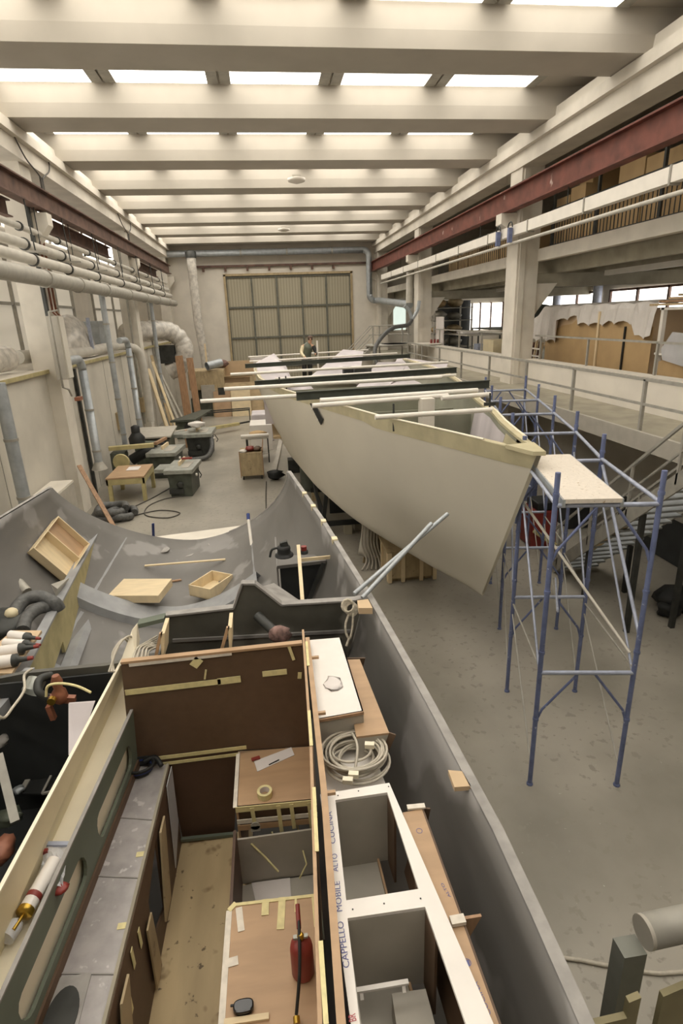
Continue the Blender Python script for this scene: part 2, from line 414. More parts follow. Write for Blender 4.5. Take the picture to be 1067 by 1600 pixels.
# blue hooks on the column
for y, s in ((18.0, 'nearer'), (18.9, 'farther')):
    t = thing('cable_clamp', 'small blue clamp with cable loop on the %s side of the right column' % s, 'clamp', (7.58, y, 7.5))
    MB().box((7.5, y-.06, 7.45), (7.62, y+.06, 7.85)).build('body', m_blue, t)
    MB().path(arc((7.56, y, 7.85), .16, 0, PI, 8, (0, 1, 0)), .02, 6).build('loop', m_iron, t)
# left pipe bundle
LP = [(-5.35, 6.68, .2, 'largest zinc duct of the left pipe run, lowest and nearest the hall', m_galvd),
      (-5.55, 7.12, .13, 'second lagged pipe of the left run, just above the big duct', m_pipe),
      (-5.68, 7.48, .12, 'third lagged pipe of the left run', m_pipe),
      (-5.72, 7.88, .08, 'thin topmost pipe of the left run under the brown beam', m_pipe)]
for x, z, r, lb, mm in LP:
    t = thing('long_pipe', lb, 'pipe', (x, 18, z-r))
    MB().tube((x, -5.5, z), (x, 39.5, z), r, 16).build('pipe_run', mm, t)
    for y in (13.2, 16.4, 19.2, 22.3, 26, 29.5, 33, 36.5): MB().lathe((x, y, z), [(r+.03, -.04), (r+.03, .04)], 14, (0, 1, 0)).build('clamp_ring', m_iron if r < .15 else m_galvd, t)
for k_, y in enumerate((13.2, 16.4, 19.2, 22.3, 26, 29.5, 33, 36.5)):
    t = thing('pipe_hanger', 'dark steel hanger bracket holding the left pipe run to the brown crane beam', 'hanger', (-5.6, y, 7.0), 'hangers of the left pipe run')
    MB().bar((-5.15, y, 7.3), (-6.0, y, 7.3), .04, .05).build('arm', m_galvd, t); MB().tube((-5.45, y+.05, 7.25), (-5.5, y+.05, 8.47), .018, 6).build('rod', m_iron, t); MB().tube((-5.65, y+1.1, 7.6), (-5.65, y+1.1, 8.47), .015, 6).build('rod', m_iron, t)
# drop pipes on the left wall
def drop(px_top, px_bot, x, z1, z0, r, lb, elbow=0, name='drop_duct'):
    y = P(px_top[0], px_top[1], x=x).y if isinstance(px_top, tuple) else px_top
    t = thing(name, lb, 'duct', (x, y, z0))
    pts = [(x, y, z0), (x, y, z1-.35)]
    if elbow: pts += arc((x, y+elbow*.35, z1-.35), .35, PI, PI/2, 5, (0, elbow, 0))+[V(x, y+elbow*1.4, z1)]
    else: pts += [V(x, y, z1)]
    MB().path(pts, r, 12).build('duct_run', m_galv, t)
    zz = z0+.6
    while zz < z1-.5: MB().lathe((x, y, zz), [(r+.015, -.03), (r+.015, .03)], 12).build('collar', m_galvd, t); zz += 1.35
    b = MB(); b.lathe((x, y, z0-.02), [(r*2.0, 0), (r*1.02, .25)], 12); b.build('cone', m_galvd, t)
    return t
drop(13.5, 0, -5.75, 4.4, 1.2, .14, 'galvanised drop duct nearest the camera on the left wall')
drop(19.4, 0, -5.7, 4.55, 1.0, .13, 'galvanised drop duct with top elbow right of the first left column', elbow=-1)
drop(22.8, 0, -5.6, 6.6, .9, .1, 'tall slim galvanised duct hanging from the pipe run to the workbench')
drop(26.5, 0, -5.75, 4.9, .9, .12, 'galvanised drop duct with bend behind the planer', elbow=-1)
drop(32.5, 0, -5.6, 6.6, 1.0, .1, 'slim galvanised duct beside the leaning boards')
# dark conduits on wall
for y, x, a, c, lb in ((17.45, -5.8, 5.2, 9.0, 'dark vertical cable conduit on the first left column'), (20.0, -6.15, 0, 4.2, 'dark vertical conduit on the low wall behind the first column'),
                       (29.45, -6.15, .8, 6.6, 'dark vertical conduit on the low wall by the second column'), (34.5, -6.15, .4, 6.6, 'dark vertical conduit by the leaning timber')):
    one(MB().box((x-.02, y-.07, a), (x+.06, y+.07, c)), 'wall_conduit', m_galvd if y > 20 else m_iron, lb, 'conduit')
for y, lb in ((17.9, 'nearer of the two thin red pipes above the grey meter box'), (18.2, 'farther of the two thin red pipes above the grey meter box')):
    one(MB().path([(-5.78, y, 8.2), (-5.78, y, 5.9), (-5.78, y+.3, 5.8)], .03, 8), 'red_pipe', m_orange, lb, 'pipe')
t = thing('electrical_cabinet', 'tall grey electrical cabinet hung on the first left column', 'electrical box', (-5.6, 17.5, 4.0))
MB().box((-5.8, 17.3, 4.1), (-5.5, 17.75, 5.8)).build('body', m_greyp, t, bevel=.01)
MB().box((-5.5, 17.33, 4.13), (-5.47, 17.72, 5.77)).build('door', m_wall_low, t)
b = MB(); b.path([(-5.62, 17.1, 5.9), (-5.62, 17.1, 3.9), (-5.62, 17.55, 3.8), (-5.62, 17.7, 3.6)], .03, 8); b.path([(-5.62, 17.1, 5.9), (-5.62, 17.8, 5.95)], .025, 8); b.build('conduit', m_galvd, t)
MB().box((-5.55, 17.65, 3.45), (-5.4, 17.95, 3.55)).build('valve', m_orange, t)
# insulated ducts on the ledge
t = thing('lagged_duct', 'thick white wrapped duct lying on the left ledge', 'duct', (-6.9, 16, zl+.08))
MB().path(smoothpts([(-7.1, 4, 4.78), (-7.0, 12, 4.78), (-6.9, 17, 4.75)]), .34, 14).build('duct_run', m_wrap, t)
MB().path(smoothpts([(-6.8, 17.5, 4.75), (-6.6, 22, 4.6), (-6.5, 27.0, 4.62), (-6.1, 28.2, 4.55), (-5.72, 28.75, 3.95), (-5.7, 28.85, 1.0)]), .19, 12).build('branch', m_pipe, t)
t = thing('wrapped_fan_housing', 'dome shaped fan housing under clear plastic on the left ledge', 'fan housing', (-7.2, 23.5, zl+.08))
rows = [[V(-7.2+.75*math.cos(a)*math.cos(e)*(1+.04*math.sin(9*a)), 23.8+1.75*math.sin(a)*math.cos(e), zl+.1+1.55*math.sin(e)) for a in [2*PI*i/20 for i in range(21)]] for e in [PI/2*j/7 for j in range(8)]]
MB().grid(rows).build('housing', m_wrap, t)
MB().box((-6.5, 23.6, zl+.3), (-6.4, 23.75, zl+1.5)).build('strap', m_bluel, t)
one(MB().box((-7.6, 26.8, zl+.4), (-6.9, 28.2, zl+1.4)), 'vent_box', m_galv, 'grey louvred vent box on the left ledge beside the domed housing', 'vent box', bevel=.02)
# plastic wrapped elbow near the far left corner
t = thing('wrapped_duct_elbow', 'big plastic wrapped duct elbow turning down in the far left corner', 'duct', (-5.2, 36, 2.5))
pts = smoothpts([(-6.8, 31.5, 5.1), (-6.3, 34, 5.15), (-5.4, 35.3, 5.1), (-4.75, 35.6, 4.6), (-4.6, 35.6, 3.8), (-5.0, 35.6, 3.1), (-5.6, 35.6, 2.8)], 8)
rnd = random.Random(3)
MB().path(pts, .5, 16, rs=[.5+rnd.uniform(-.05, .05) for _ in pts]).build('duct_skin', m_wrap, t)
b = MB(); b.box((-6.1, 35.2, 3.3), (-5.1, 35.8, 4.3)); b.build('fan_block', m_iron, t)
# duct along the far wall and down on the right
t = thing('wall_duct', 'long galvanised duct crossing the far wall and dropping on the right', 'duct', (3, 41.4, 4))
pts = [V(-6.0, 41.3, 9.72), V(7.1, 41.3, 9.72)]+arc((7.1, 41.3, 9.32), .4, PI/2, 0, 5)+[V(7.5, 41.3, 6.9)]+arc((7.9, 41.3, 6.9), .4, PI, 1.5*PI, 5)+[V(8.1, 41.0, 6.5), V(7.9, 31.6, 6.0)]
MB().path(pts, .2, 14).build('duct_run', m_galv, t)
for x in (-4, -1, 2, 5): MB().lathe((x, 41.3, 9.72), [(.23, -.05), (.23, .05)], 12, (1, 0, 0)).build('collar', m_galvd, t)
one(MB().path([(7.9, 31.6, 6.1), (7.9, 31.5, 7.6)], .2, 12), 'riser_duct', m_pipe, 'short pale vertical duct beside the second right column', 'duct')
t = thing('suction_hose', 'forked grey suction hose curving down to the platform on the right', 'hose', (7, 31, 3.2))
a0 = P(632, 478, y=30.0); a1 = P(643, 478, y=30.0); j = P(643, 500, y=30.0)
MB().path(smoothpts([a0, P(640, 487, y=30), j]), .09, 10).build('fork', m_galv, t); MB().path(smoothpts([P(655, 470, y=30), P(652, 485, y=30), j]), .09, 10).build('fork', m_galv, t)
MB().path(smoothpts([j, P(636, 508, y=29.6), P(615, 512, y=29), P(598, 525, y=28.5), P(586, 545, y=28), P(588, 565, y=27.6), P(594, 582, y=27.4)], 8), .1, 10).build('hose_run', m_hose, t)
t = thing('wrapped_riser', 'tall foil wrapped duct rising in the far left corner', 'duct', (-4.3, 41.2, 4))
MB().path([(-4.15, 40.7, 9.4), (-4.15, 40.7, 5.6), (-3.95, 40.7, 3.2), (-3.9, 40.7, 0)], .28, 14, rs=[.3, .28, .28, .28]).build('duct_run', m_wrap, t)
MB().lathe((-4.15, 40.7, 9.4), [(.34, 0), (.36, .35), (.2, .45)], 14).build('cowl', m_iron, t)
for u, y in ((447, 23.1), (433, 31.0)):
    pass
for y, lb in ((22.0, 'round ceiling lamp under the roof, nearer of two'), (33.8, 'round ceiling lamp under the roof, farther of two')):
    t = thing('ceiling_lamp', lb, 'lamp', (1.6, y+.8, 10.0))
    MB().lathe((1.6, y+.8, 10.02), [(.1, 0), (.3, .06), (.32, .15), (.12, .2)], 16).build('shade', m_white, t)
    MB().box((1.45, y+.65, 10.2), (1.75, y+.95, 10.26)).build('mount', m_greyp, t)
# looping cables on the left girder
for i, (u, v) in enumerate(((70, 310), (200, 365))):
    y = P(u, v, x=-5.6).y
    b = MB(); b.path(smoothpts([(-5.68, y+1.2, 10.15), (-5.62, y+.9, 9.7), (-5.6, y+.15, 9.35), (-5.6, y, 9.05)]), .02, 6)
    b.path(smoothpts([(-5.68, y-1.4, 10.1), (-5.62, y-.9, 9.6), (-5.6, y-.1, 9.35), (-5.6, y, 9.05)]), .02, 6); b.tube((-5.6, y-.07, 9.35), (-5.6, y-.07, 8.9), .03, 6); b.tube((-5.6, y+.07, 9.35), (-5.6, y+.07, 8.9), .03, 6)
    one(b, 'hanging_cable', m_cabled, ['nearer', 'farther'][i]+' looped cable dropping from the left girder to the crane rail', 'cable')

# ================================================================ WALKWAY RAILINGS
t = thing('walkway_railing', 'grey steel railing along the edge of the raised walkway', 'railing', (7.05, 15, 3.2))
ys = [8.9-2.55, 8.9, 11.4, 15.1-1.3, 16.2, 18.9, 21.5, 24.2, 27.0]
ys = [3.4, 6.0, 8.63, 10.1, 12.7, 15.2, 17.9, 20.6, 23.3, 26, 28.6]
for y in ys: MB().bar((7.08, y, 2.95), (7.08, y, 4.2), .06, .06).build('post', m_galvd, t)
b = MB(); b.bar((7.08, 3, 4.2), (7.08, 28.6, 4.2), .06, .06); b.build('top_rail', m_galvd, t)
b = MB(); b.bar((7.08, 3, 3.74), (7.08, 28.6, 3.74), .045, .045); b.build('middle_rail', m_galvd, t)
t = thing('mezzanine_railing', 'thin steel rail standing above the white parapet before the cardboard wrapped load', 'railing', (8.8, 15, 3.9))
for y in (6.3, 9.2, 12.3, 15.2, 18): MB().bar((8.8, y, 3.98), (8.8, y, 4.72), .05, .05).build('post', m_galvd, t)
MB().bar((8.8, 5.5, 4.72), (8.8, 18.4, 4.72), .05, .05).build('top_rail', m_galvd, t)
t = thing('mezzanine_railing', 'thin steel rail above the parapet before the far workbenches', 'railing', (8.8, 25, 3.9))
for y in (20.5, 23.2, 26, 29): MB().bar((8.8, y, 3.98), (8.8, y, 4.75), .05, .05).build('post', m_galvd, t)
MB().bar((8.8, 19.4, 4.75), (8.8, 30.2, 4.75), .05, .05).build('top_rail', m_galvd, t)

# ================================================================ MEZZANINE CONTENTS
# cardboard wrapped mould with plastic sheet
t = thing('wrapped_load', 'tall cardboard clad load draped with milky plastic on the mezzanine', 'wrapped load', (10.9, 17, 3.2))
y_a, y_b = 13.9, 19.6
ys_ = [19.6, 19.0, 18.5, 17.9, 17.3, 16.7, 16.0, 15.3, 14.6, 13.9]; zs_ = [4.7, 4.85, 5.0, 5.05, 5.35, 5.35, 5.4, 5.3, 5.1, 5.0]
poly = [(9.75, ys_[0], 3.2)]+[(9.75, a, c) for a, c in zip(ys_, zs_)]+[(9.75, ys_[-1], 3.2)]
MB().slab(poly, (.02, 0, 0)).build('cardboard_side', m_card, t)
MB().box((9.78, 14, 3.2), (12.4, 19.5, 5.45)).build('crate_core', m_cardp, t)
MB().box((9.7, 15.0, 3.2), (9.74, 15.05, 5.0)).build('seam_strip', m_black, t)
MB().box((9.7, 16.3, 3.6), (9.74, 16.38, 5.4)).build('wood_strip', m_pale, t)
rows = []; rnd = random.Random(5); nn = 64
for i in range(nn+1):
    y = 21.2-i*(21.2-13.8)/nn; fold = .11*abs(math.sin(i*.55))+.05*abs(math.sin(i*.23+1))-.06
    top = 5.6+.05*abs(math.sin(i*.4))+(.0 if y < 19.8 else -(y-19.8)*.5)
    hem = 4.95+.35*math.sin((y-14)/5.6*PI)*1.0 if y < 19.6 else 4.5-(y-19.6)*.05
    hem = {0: hem}.get(0)
    if y < 14.6: hem = 4.75
    elif y < 15.8: hem = 5.1
    elif y < 17.6: hem = 5.05
    elif y > 18.6: hem = 4.5
    rows.append([V(12.3, y, top-.05), V(11, y, top), V(9.95, y, top), V(9.74+fold*.3, y, top-.04), V(9.66+fold, y, (top+hem)/2+.1), V(9.6+fold*1.3, y, hem+.05*math.sin(i*1.1))])
MB().grid(rows, False).build('plastic_cover', m_sheet, t, solid=.006)
# rack right of it
t = thing('storage_rack', 'white steel rack with wrapped bundles near the right edge of the picture', 'rack', (10.8, 12.2, 3.2))
for y, x in ((13.5, 9.7), (10.2, 9.7), (13.5, 11.8), (10.2, 11.8)): MB().bar((x, y, 3.2), (x, y, 5.45), .1, .1).build('post', m_white, t)
for z in (4.35, 5.4): MB().box((9.65, 10.1, z), (11.85, 13.6, z+.05)).build('shelf', m_white, t)
one(MB().slab([(9.66, 13.4, 3.2), (9.66, 13.4, 4.2), (9.66, 12.8, 4.35), (9.66, 12.1, 4.15), (9.66, 11.6, 4.4), (9.66, 10.9, 4.0), (9.66, 10.4, 3.2)], (.03, 0, 0)), 'cardboard_sheet', m_card, 'brown cardboard sheet with torn top leaning on the white rack', 'cardboard')
one(MB().slab([(9.6, 13.3, 4.5), (9.6, 13.2, 4.25), (9.55, 11.6, 4.05), (9.6, 11.9, 4.85), (9.62, 13.0, 4.9)], (.05, 0, 0)), 'plastic_bag', m_clear, 'pale blue plastic film bunched on the white rack', 'plastic')
for i, (z, w) in enumerate(((4.4, 'lower'), (4.62, 'upper'))):
    one(bag((10.7, 11.8, z), 1.0, 1.6, .1, i+20), 'wrapped_bundle', m_sheet, w+' flat plastic wrapped bundle on the white rack', 'bundle')
for i in range(4):
    one(MB().box((9.7+.1*i, 9.4+.3*i, 5.5+i*.07), (11.6, 14.1-.2*i, 5.55+i*.07)), 'plywood_offcut', [m_ply, m_wood, m_cardp, m_plyd][i],
        ['lowest', 'second', 'third', 'topmost'][i]+' board of the loose stack on top of the white rack', 'board')
one(MB().slab([(11.9, 13.6, 4.5), (11.9, 13.5, 5.35), (11.9, 12.4, 5.3), (11.9, 12.6, 4.5)], (.02, 0, 0)), 'plastic_sheet', m_clear, 'clear plastic sheet hanging behind the white rack before the bright window', 'plastic')
# small timber slats standing next to the load
for i in range(6):
    y = 20.9-.22*i
    one(MB().bar((9.6, y, 3.2), (9.75, y, 4.5-.05*(i % 3)), .07, .04), 'timber_stick', m_pale if i % 2 else m_brown, 'narrow timber stick standing in the row left of the cardboard load', 'timber', 'timber sticks left of the cardboard load')
for i, z in enumerate((3.7, 3.95, 4.2)):
    one(MB().bar((9.62, 20.4, z), (9.62, 19.65, z), .02, .05), 'cross_slat', m_white, ['lowest', 'middle', 'top'][i]+' white cross slat beside the cardboard load', 'slat')
one(bag((10.4, 9.7, 3.2), .5, .5, .4, 31), 'dark_bundle', m_black, 'dark bundle on the mezzanine at the right edge of the picture', 'bundle')
one(bag((9.6, 9.3, 3.2), .3, .35, .22, 33), 'blue_rag_heap', m_bluel, 'pale blue cloth heap on the mezzanine at the right edge of the picture', 'cloth')
# workbenches far
def bench(x0, x1, y0, y1, z, name, lb, top, leg):
    t = thing(name, lb, 'table', ((x0+x1)/2, (y0+y1)/2, 3.2))
    MB().box((x0, y0, z-.06), (x1, y1, z)).build('tabletop', top, t)
    for x in (x0+.06, x1-.06):
        for y in (y0+.06, y1-.06): MB().bar((x, y, 3.2), (x, y, z-.06), .06, .06).build('leg', leg, t)
    return t
bench(9.6, 11.3, 27.2, 30.2, 4.5, 'workbench', 'long dark workbench behind the parapet between the two right columns', m_greyp, m_iron)
bench(10.2, 12.4, 22.8, 25.2, 4.15, 'workbench', 'low workbench with pale boxes on the mezzanine', m_cardp, m_iron)
bench(11.5, 14.5, 26.5, 32, 4.7, 'workbench', 'green topped workbench deep on the mezzanine', m_green, m_iron)
one(MB().box((9.7, 24.2, 3.2), (10.5, 25.4, 4.35)), 'paper_box', m_cream, 'cream box on the mezzanine floor behind the parapet', 'box', bevel=.02)
one(MB().box((10.4, 24.3, 4.16), (11.0, 24.9, 4.4)), 'small_carton', m_card, 'small brown carton on the low mezzanine workbench', 'box')
one(MB().box((9.8, 28.4, 4.51), (10.6, 29.4, 4.62)), 'paper_stack', m_paper, 'stack of white sheets on the long dark workbench', 'papers')
one(MB().box((9.9, 26.6, 3.2), (10.6, 27.1, 4.1)), 'tool_cabinet', m_bluel, 'pale blue grey tool cabinet beside the long dark workbench', 'cabinet', bevel=.02)
t = thing('shelf_rack', 'white shelf rack piled with goods beside the second right column', 'rack', (10, 33, 3.2))
for x in (9.3, 11.4):
    for y in (31.7, 33.6): MB().bar((x, y, 3.2), (x, y, 6.0), .08, .08).build('post', m_white, t)
for z in (3.7, 4.4, 5.1, 5.75): MB().box((9.25, 31.65, z), (11.45, 33.65, z+.04)).build('shelf', m_galvd, t)
k = 0
for z, zn in ((3.75, 'lowest'), (4.45, 'second'), (5.15, 'third'), (5.8, 'top')):
    for x, xn in ((9.8, 'left'), (10.7, 'right')):
        k += 1
        one(bag((x, 32.6, z), .4, .7, .2+.03*(k % 3), k), 'stored_bundle', [m_plyd, m_greyp, m_galvd, m_card][k % 4], '%s bundle on the %s shelf of the far white rack' % (xn, zn), 'bundle')
one(MB().slab([(8.95, 30.2, 3.2), (8.95, 30.2, 5.35), (8.95, 28.9, 5.35), (8.95, 28.9, 3.2)], (.04, 0, 0)), 'pin_board', m_paper, 'white display board standing by the second right column', 'board')
bench(7.5, 8.9, 28.9, 30.2, 4.1, 'small_desk', 'white desk with red tins at the end of the walkway', m_white, m_galvd)
for i in range(3): one(MB().lathe((8.4+.17*i, 29.1, 4.11), [(.06, 0), (.06, .16), (.02, .18)], 10), 'red_tin', m_red, ['left', 'middle', 'right'][i]+' red tin on the white desk', 'tin')
# dark curtain / machinery masses
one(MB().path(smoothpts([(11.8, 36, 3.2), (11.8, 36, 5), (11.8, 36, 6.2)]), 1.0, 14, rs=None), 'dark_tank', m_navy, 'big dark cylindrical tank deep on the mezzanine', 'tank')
one(bag((14.5, 30, 4.7), .9, .9, .55, 40), 'covered_machine', m_greend, 'green tarpaulin covered machine before the far window', 'machine')
for y, lb in ((33.0, 'left'), (28.8, 'right')):
    one(MB().tube((16.9, y, 3.2), (16.9, y, 6.55), .22, 14), 'steel_duct_column', m_bluel, lb+' pale vertical duct against the far mezzanine window', 'duct')
one(MB().box((12.02, 21.8, 6.45), (12.17, 30, 6.6)), 'strip_lamp', m_white, 'long white strip lamp under the mezzanine ceiling, farther one', 'lamp')
one(MB().box((10.72, 9, 6.45), (10.87, 18, 6.6)), 'strip_lamp', m_white, 'long white strip lamp under the mezzanine ceiling, nearer one', 'lamp')
# upper store: cage fence and cartons
t = thing('cage_railing', 'dark barred railing fronting the upper store, nearer section', 'railing', (9.0, 15, 7.3))
for y0, y1 in ((10.6, 18.3),):
    b = MB(); y = y0
    while y < y1: b.tube((9.0, y, 7.3), (9.0, y, 8.35), .014, 6); y += .16
    b.build('bars', m_iron, t)['kind'] = 'stuff'
    b = MB(); b.bar((9, y0, 8.35), (9, y1, 8.35), .04, .05); b.bar((9, y0, 7.36), (9, y1, 7.36), .04, .04); b.build('rails', m_iron, t)
    for y in (10.6, 13.2, 15.8, 18.2): MB().bar((9.02, y, 7.25), (9.02, y, 8.9), .07, .07).build('post', m_iron, t)
t = thing('cage_railing', 'dark barred railing fronting the upper store beyond the first right column', 'railing', (9.0, 24, 7.3))
b = MB(); y = 19.6
while y < 30: b.tube((9.0, y, 7.3), (9.0, y, 8.35), .014, 6); y += .2
b.build('bars', m_iron, t)['kind'] = 'stuff'
b = MB(); b.bar((9, 19.5, 8.35), (9, 30.2, 8.35), .04, .05); b.build('rails', m_iron, t)
rnd = random.Random(11)
y = 10.9; i = 0
while y < 18.2:
    w = rnd.uniform(.7, 1.1); h = rnd.uniform(.9, 1.7)
    one(MB().box((9.3, y, 7.26), (10.2+rnd.uniform(0, .4), y+w-.06, 7.26+h)), 'carton', m_card if rnd.random() < .8 else m_cardp,
        'brown carton standing behind the nearer upper store bars', 'carton', 'cartons in the nearer upper store')
    y += w; i += 1
y = 20.2
while y < 29:
    w = rnd.uniform(.9, 1.5)
    one(MB().box((9.3, y, 7.26), (10.3, y+w-.1, 7.26+rnd.uniform(.6, 1.3))), 'carton', m_card, 'brown carton standing behind the farther upper store bars', 'carton', 'cartons in the farther upper store')
    y += w
one(MB().box((9.6, 17.2, 7.26), (10.4, 17.9, 9.4)), 'tall_carton', m_card, 'tallest brown carton in the upper store beside the column', 'carton')
one(MB().slab([(9.6, 12.3, 8.3), (9.6, 12.0, 8.7), (9.6, 10.8, 8.75), (9.6, 10.7, 8.3)], (.5, 0, 0)), 'carton', m_cardp, 'opened pale carton on top of the upper store stack, nearest', 'carton')
one(bag((9.6, 14.6, 8.6), .3, .4, .15, 60), 'plastic_bag', m_sheet, 'white plastic bag lying on the upper store cartons', 'bag')
# ================================================================ THE BIG HULL
def lerp(a, b, t): return a+(b-a)*t
def tab(T, y):
    if y <= T[0][0]: return T[0][1:]
    for p, q in zip(T, T[1:]):
        if y <= q[0]:
            t = (y-p[0])/(q[0]-p[0]); return tuple(lerp(a, c, t) for a, c in zip(p[1:], q[1:]))
    return T[-1][1:]
# Y, centre x, half beam, bilge half width, bilge z, keel z
HT = [(6.3, 3.17, .03, .02, 1.35, 1.22), (6.8, 3.12, .2, .05, 1.33, 1.2), (7.6, 3.04, .42, .14, 1.3, 1.15), (8.4, 2.96, .66, .30, 1.32, 1.1), (9.4, 2.87, 1.0, .5, 1.38, 1.05),
      (10.6, 2.78, 1.28, .82, 1.45, 1.0), (12.0, 2.70, 1.68, 1.22, 1.52, .98), (14.0, 2.6, 2.2, 1.6, 1.62, .98), (17.0, 2.55, 2.72, 2.05, 1.78, 1.05), (20.0, 2.52, 2.88, 2.35, 1.95, 1.2), (23.0, 2.5, 2.85, 2.45, 2.1, 1.4)]
ZS = 3.88
def hull_pt(y, s, side, inset=0.0):
    """s from 0 (sheer) to 1 (keel)"""
    c, hb, bb, zb, zk = tab(HT, y)
    hb = max(hb-inset, .005); bb = max(bb-inset, .004); zk += inset; zb += inset*.7
    if s < .7:
        t = s/.7; z = lerp(ZS, zb, t); w = lerp(hb, bb, t**1.35)
    else:
        t = (s-.7)/.3; z = lerp(zb, zk, math.sin(t*PI/2)); w = bb*math.cos(t*PI/2)
    rk = max(0, min(1, (13-y)/6.7)); rk = rk*rk
    return V(c+side*w, y+rk*1.5*(ZS-z)/2.6, z)
YS = [6.3+i*(23.0-6.3)/40 for i in range(41)]; YS = sorted(YS+[6.5, 6.9, 7.3])
SS = [i/16 for i in range(17)]
hull = thing('yacht_hull', 'long pale primed yacht hull with open deck filling the middle of the hall', 'boat hull', (2.8, 13, 0.0))
rows = [[hull_pt(y, s, -1) for s in SS]+[hull_pt(y, s, 1) for s in reversed(SS[:-1])] for y in YS]
b = MB().grid(rows); b.build('hull_shell', m_hull, hull)
rows = [[hull_pt(y, s, -1, .07) for s in SS]+[hull_pt(y, s, 1, .07) for s in reversed(SS[:-1])] for y in YS if y > 7.2]
MB().grid(rows).build('inner_skin', m_inner, hull)
# resin coloured band and flange along the sheer, both sides
for sd in (-1, 1):
    rr = []
    for y in YS:
        if y > 22.9: continue
        o = hull_pt(y, 0, sd); i_ = hull_pt(y, .0, sd, .09 if y > 6.8 else .02); lo = hull_pt(y, .06 if y < 10 else .045, sd)
        off = V(sd*.006, 0, 0)
        rr.append([lo+off, o+off+V(0, 0, .01), o+V(0, 0, .02), i_+V(0, 0, .02), i_-V(0, 0, .02)])
    MB().grid(rr, False).build('gunwale_band', m_resin, hull)
    MB().path([hull_pt(y, 0, sd)+V(0, 0, .03) for y in YS if y > 7.0 and y < 22.9], .018, 6).build('gunwale_edge', m_cream2, hull)
bt = [hull_pt(6.3, 0, 1)+V(.03, -.04, .03), hull_pt(6.8, 0, 1)+V(.01, 0, .03), hull_pt(6.75, 0, -1)+V(-.01, 0, .03), hull_pt(6.35, 0, -1)+V(-.03, -.05, .03)]
MB().slab(bt, (0, 0, -.05)).build('bow_cap', m_resin, hull)
# lavender laminate inside the starboard bow
rr = [[hull_pt(y, s, 1, .085) for s in (.03, .2, .4, .6)] for y in [7.9+.25*i for i in range(12)]]
MB().grid(rr).build('bow_liner', m_lav, hull)
rr = [[hull_pt(y, s, 1, .08) for s in (.02, .2, .35)] for y in (7.1, 7.5, 7.9)]
MB().grid(rr).build('bow_patch', m_resin, hull)
# transom and bulkheads
def bulk(y, zt, zbot, name, mat, th=.04, cut=None):
    c = tab(HT, y)[0]; pts = []
    for s in [q/14 for q in range(0, 15)]:
        p = hull_pt(y, s, -1, .09); 
        if p.z <= zt: pts.append(V(p.x, y, p.z))
    pts2 = [V(2*c-p.x, y, p.z) for p in reversed(pts)]
    top = [V(2*c-pts[0].x, y, zt), V(pts[0].x, y, zt)]
    return MB().slab([top[1]]+pts+pts2+[top[0]], (0, th, 0)).build(name, mat, hull)
bulk(10.9, 3.6, 1, 'bulkhead', m_inner); bulk(13.6, 3.3, 1, 'bulkhead', m_inner); bulk(17.2, 3.5, 1, 'bulkhead', m_inner); bulk(22.9, 3.3, 1, 'transom', m_inner)
MB().box((2.9, 10.6, 1.2), (3.15, 10.88, 3.98)).build('king_post', m_conc, hull)
MB().bar((2.35, 10.4, 3.5), (2.2, 10.6, 1.6), .05, .03).build('batten', m_pale, hull)
MB().box((.1, 17.6, 2.0), (4.9, 22.8, 2.06)).build('cabin_sole', m_ply, hull)
for x0, x1, z in ((-.1, 1.6, 3.2), (3.5, 5.2, 3.3)):
    MB().box((x0, 18.0, 2.4), (x1, 22.4, z)).build('bunk_mould', m_lav, hull)
# lavender foam faced panels at the stern
def panel(name, pts, mat, lb, cat, th=.05, off=None, group=None):
    n = (pts[1]-pts[0]).cross(pts[2]-pts[1]).normalized()*th
    return one(MB().slab(pts, n if off is None else off), name, mat, lb, cat, group)
panel('stern_panel', [V(-.25, 19.4, 3.6), V(-.3, 21.5, 4.05), P(428, 552, y=23.5), P(447, 572, y=22.3), P(458, 598, y=19.6)], m_lav, 'peaked lavender panel standing at the port stern of the big hull', 'panel')
panel('stern_panel', [P(480, 592, y=19.6), P(536, 546, y=24.5), P(568, 549, y=24.5), P(560, 598, y=19.6)], m_lav, 'large lavender panel rising at the middle of the stern', 'panel')
panel('stern_panel', [P(552, 610, y=18.4), P(590, 566, y=21.5), P(640, 565, y=22), P(600, 612, y=18.4)], m_lav, 'lavender panel at the starboard stern beneath the round platform', 'panel')
panel('stern_panel', [P(602, 590, y=20.5), P(622, 558, y=22.5), P(700, 568, y=21), P(690, 590, y=20)], m_lav, 'crumpled lavender sheet over the starboard quarter', 'panel')
# bars across the deck
def bar2(a, b_, z, r, kind, lb, name, mat):
    A = P(a[0], a[1], z=z); B = P(b_[0], b_[1], z=z)
    if kind == 't': return one(MB().tube(A, B, r, 10), name, mat, lb, 'pipe')
    return one(MB().ibeam(A, B, .1, r*2, .015), name, mat, lb, 'beam')
D = 'across the big hull deck'
bar2((586, 652), (768, 640), 3.97, .04, 't', 'white pipe '+D+', nearest the bow', 'white_pipe', m_white)
bar2((488, 634), (700, 618), 3.98, .045, 't', 'white pipe '+D+', second from the bow', 'white_pipe', m_white)
bar2((690, 622), (766, 616), 4.0, .045, 't', 'short white pipe continuing over the starboard rail beside the scaffold', 'white_pipe', m_white)
bar2((500, 626), (746, 610), 4.0, .05, 't', 'white pipe '+D+' just ahead of the dark green beam', 'white_pipe', m_white)
bar2((463, 619), (764, 600), 4.02, .085, 'i', 'deep dark green beam '+D+', nearest the bow', 'steel_beam', m_beam)
bar2((313, 627), (470, 618), 4.0, .04, 't', 'long white pipe sticking out left of the hull, nearest the camera', 'white_pipe', m_white)
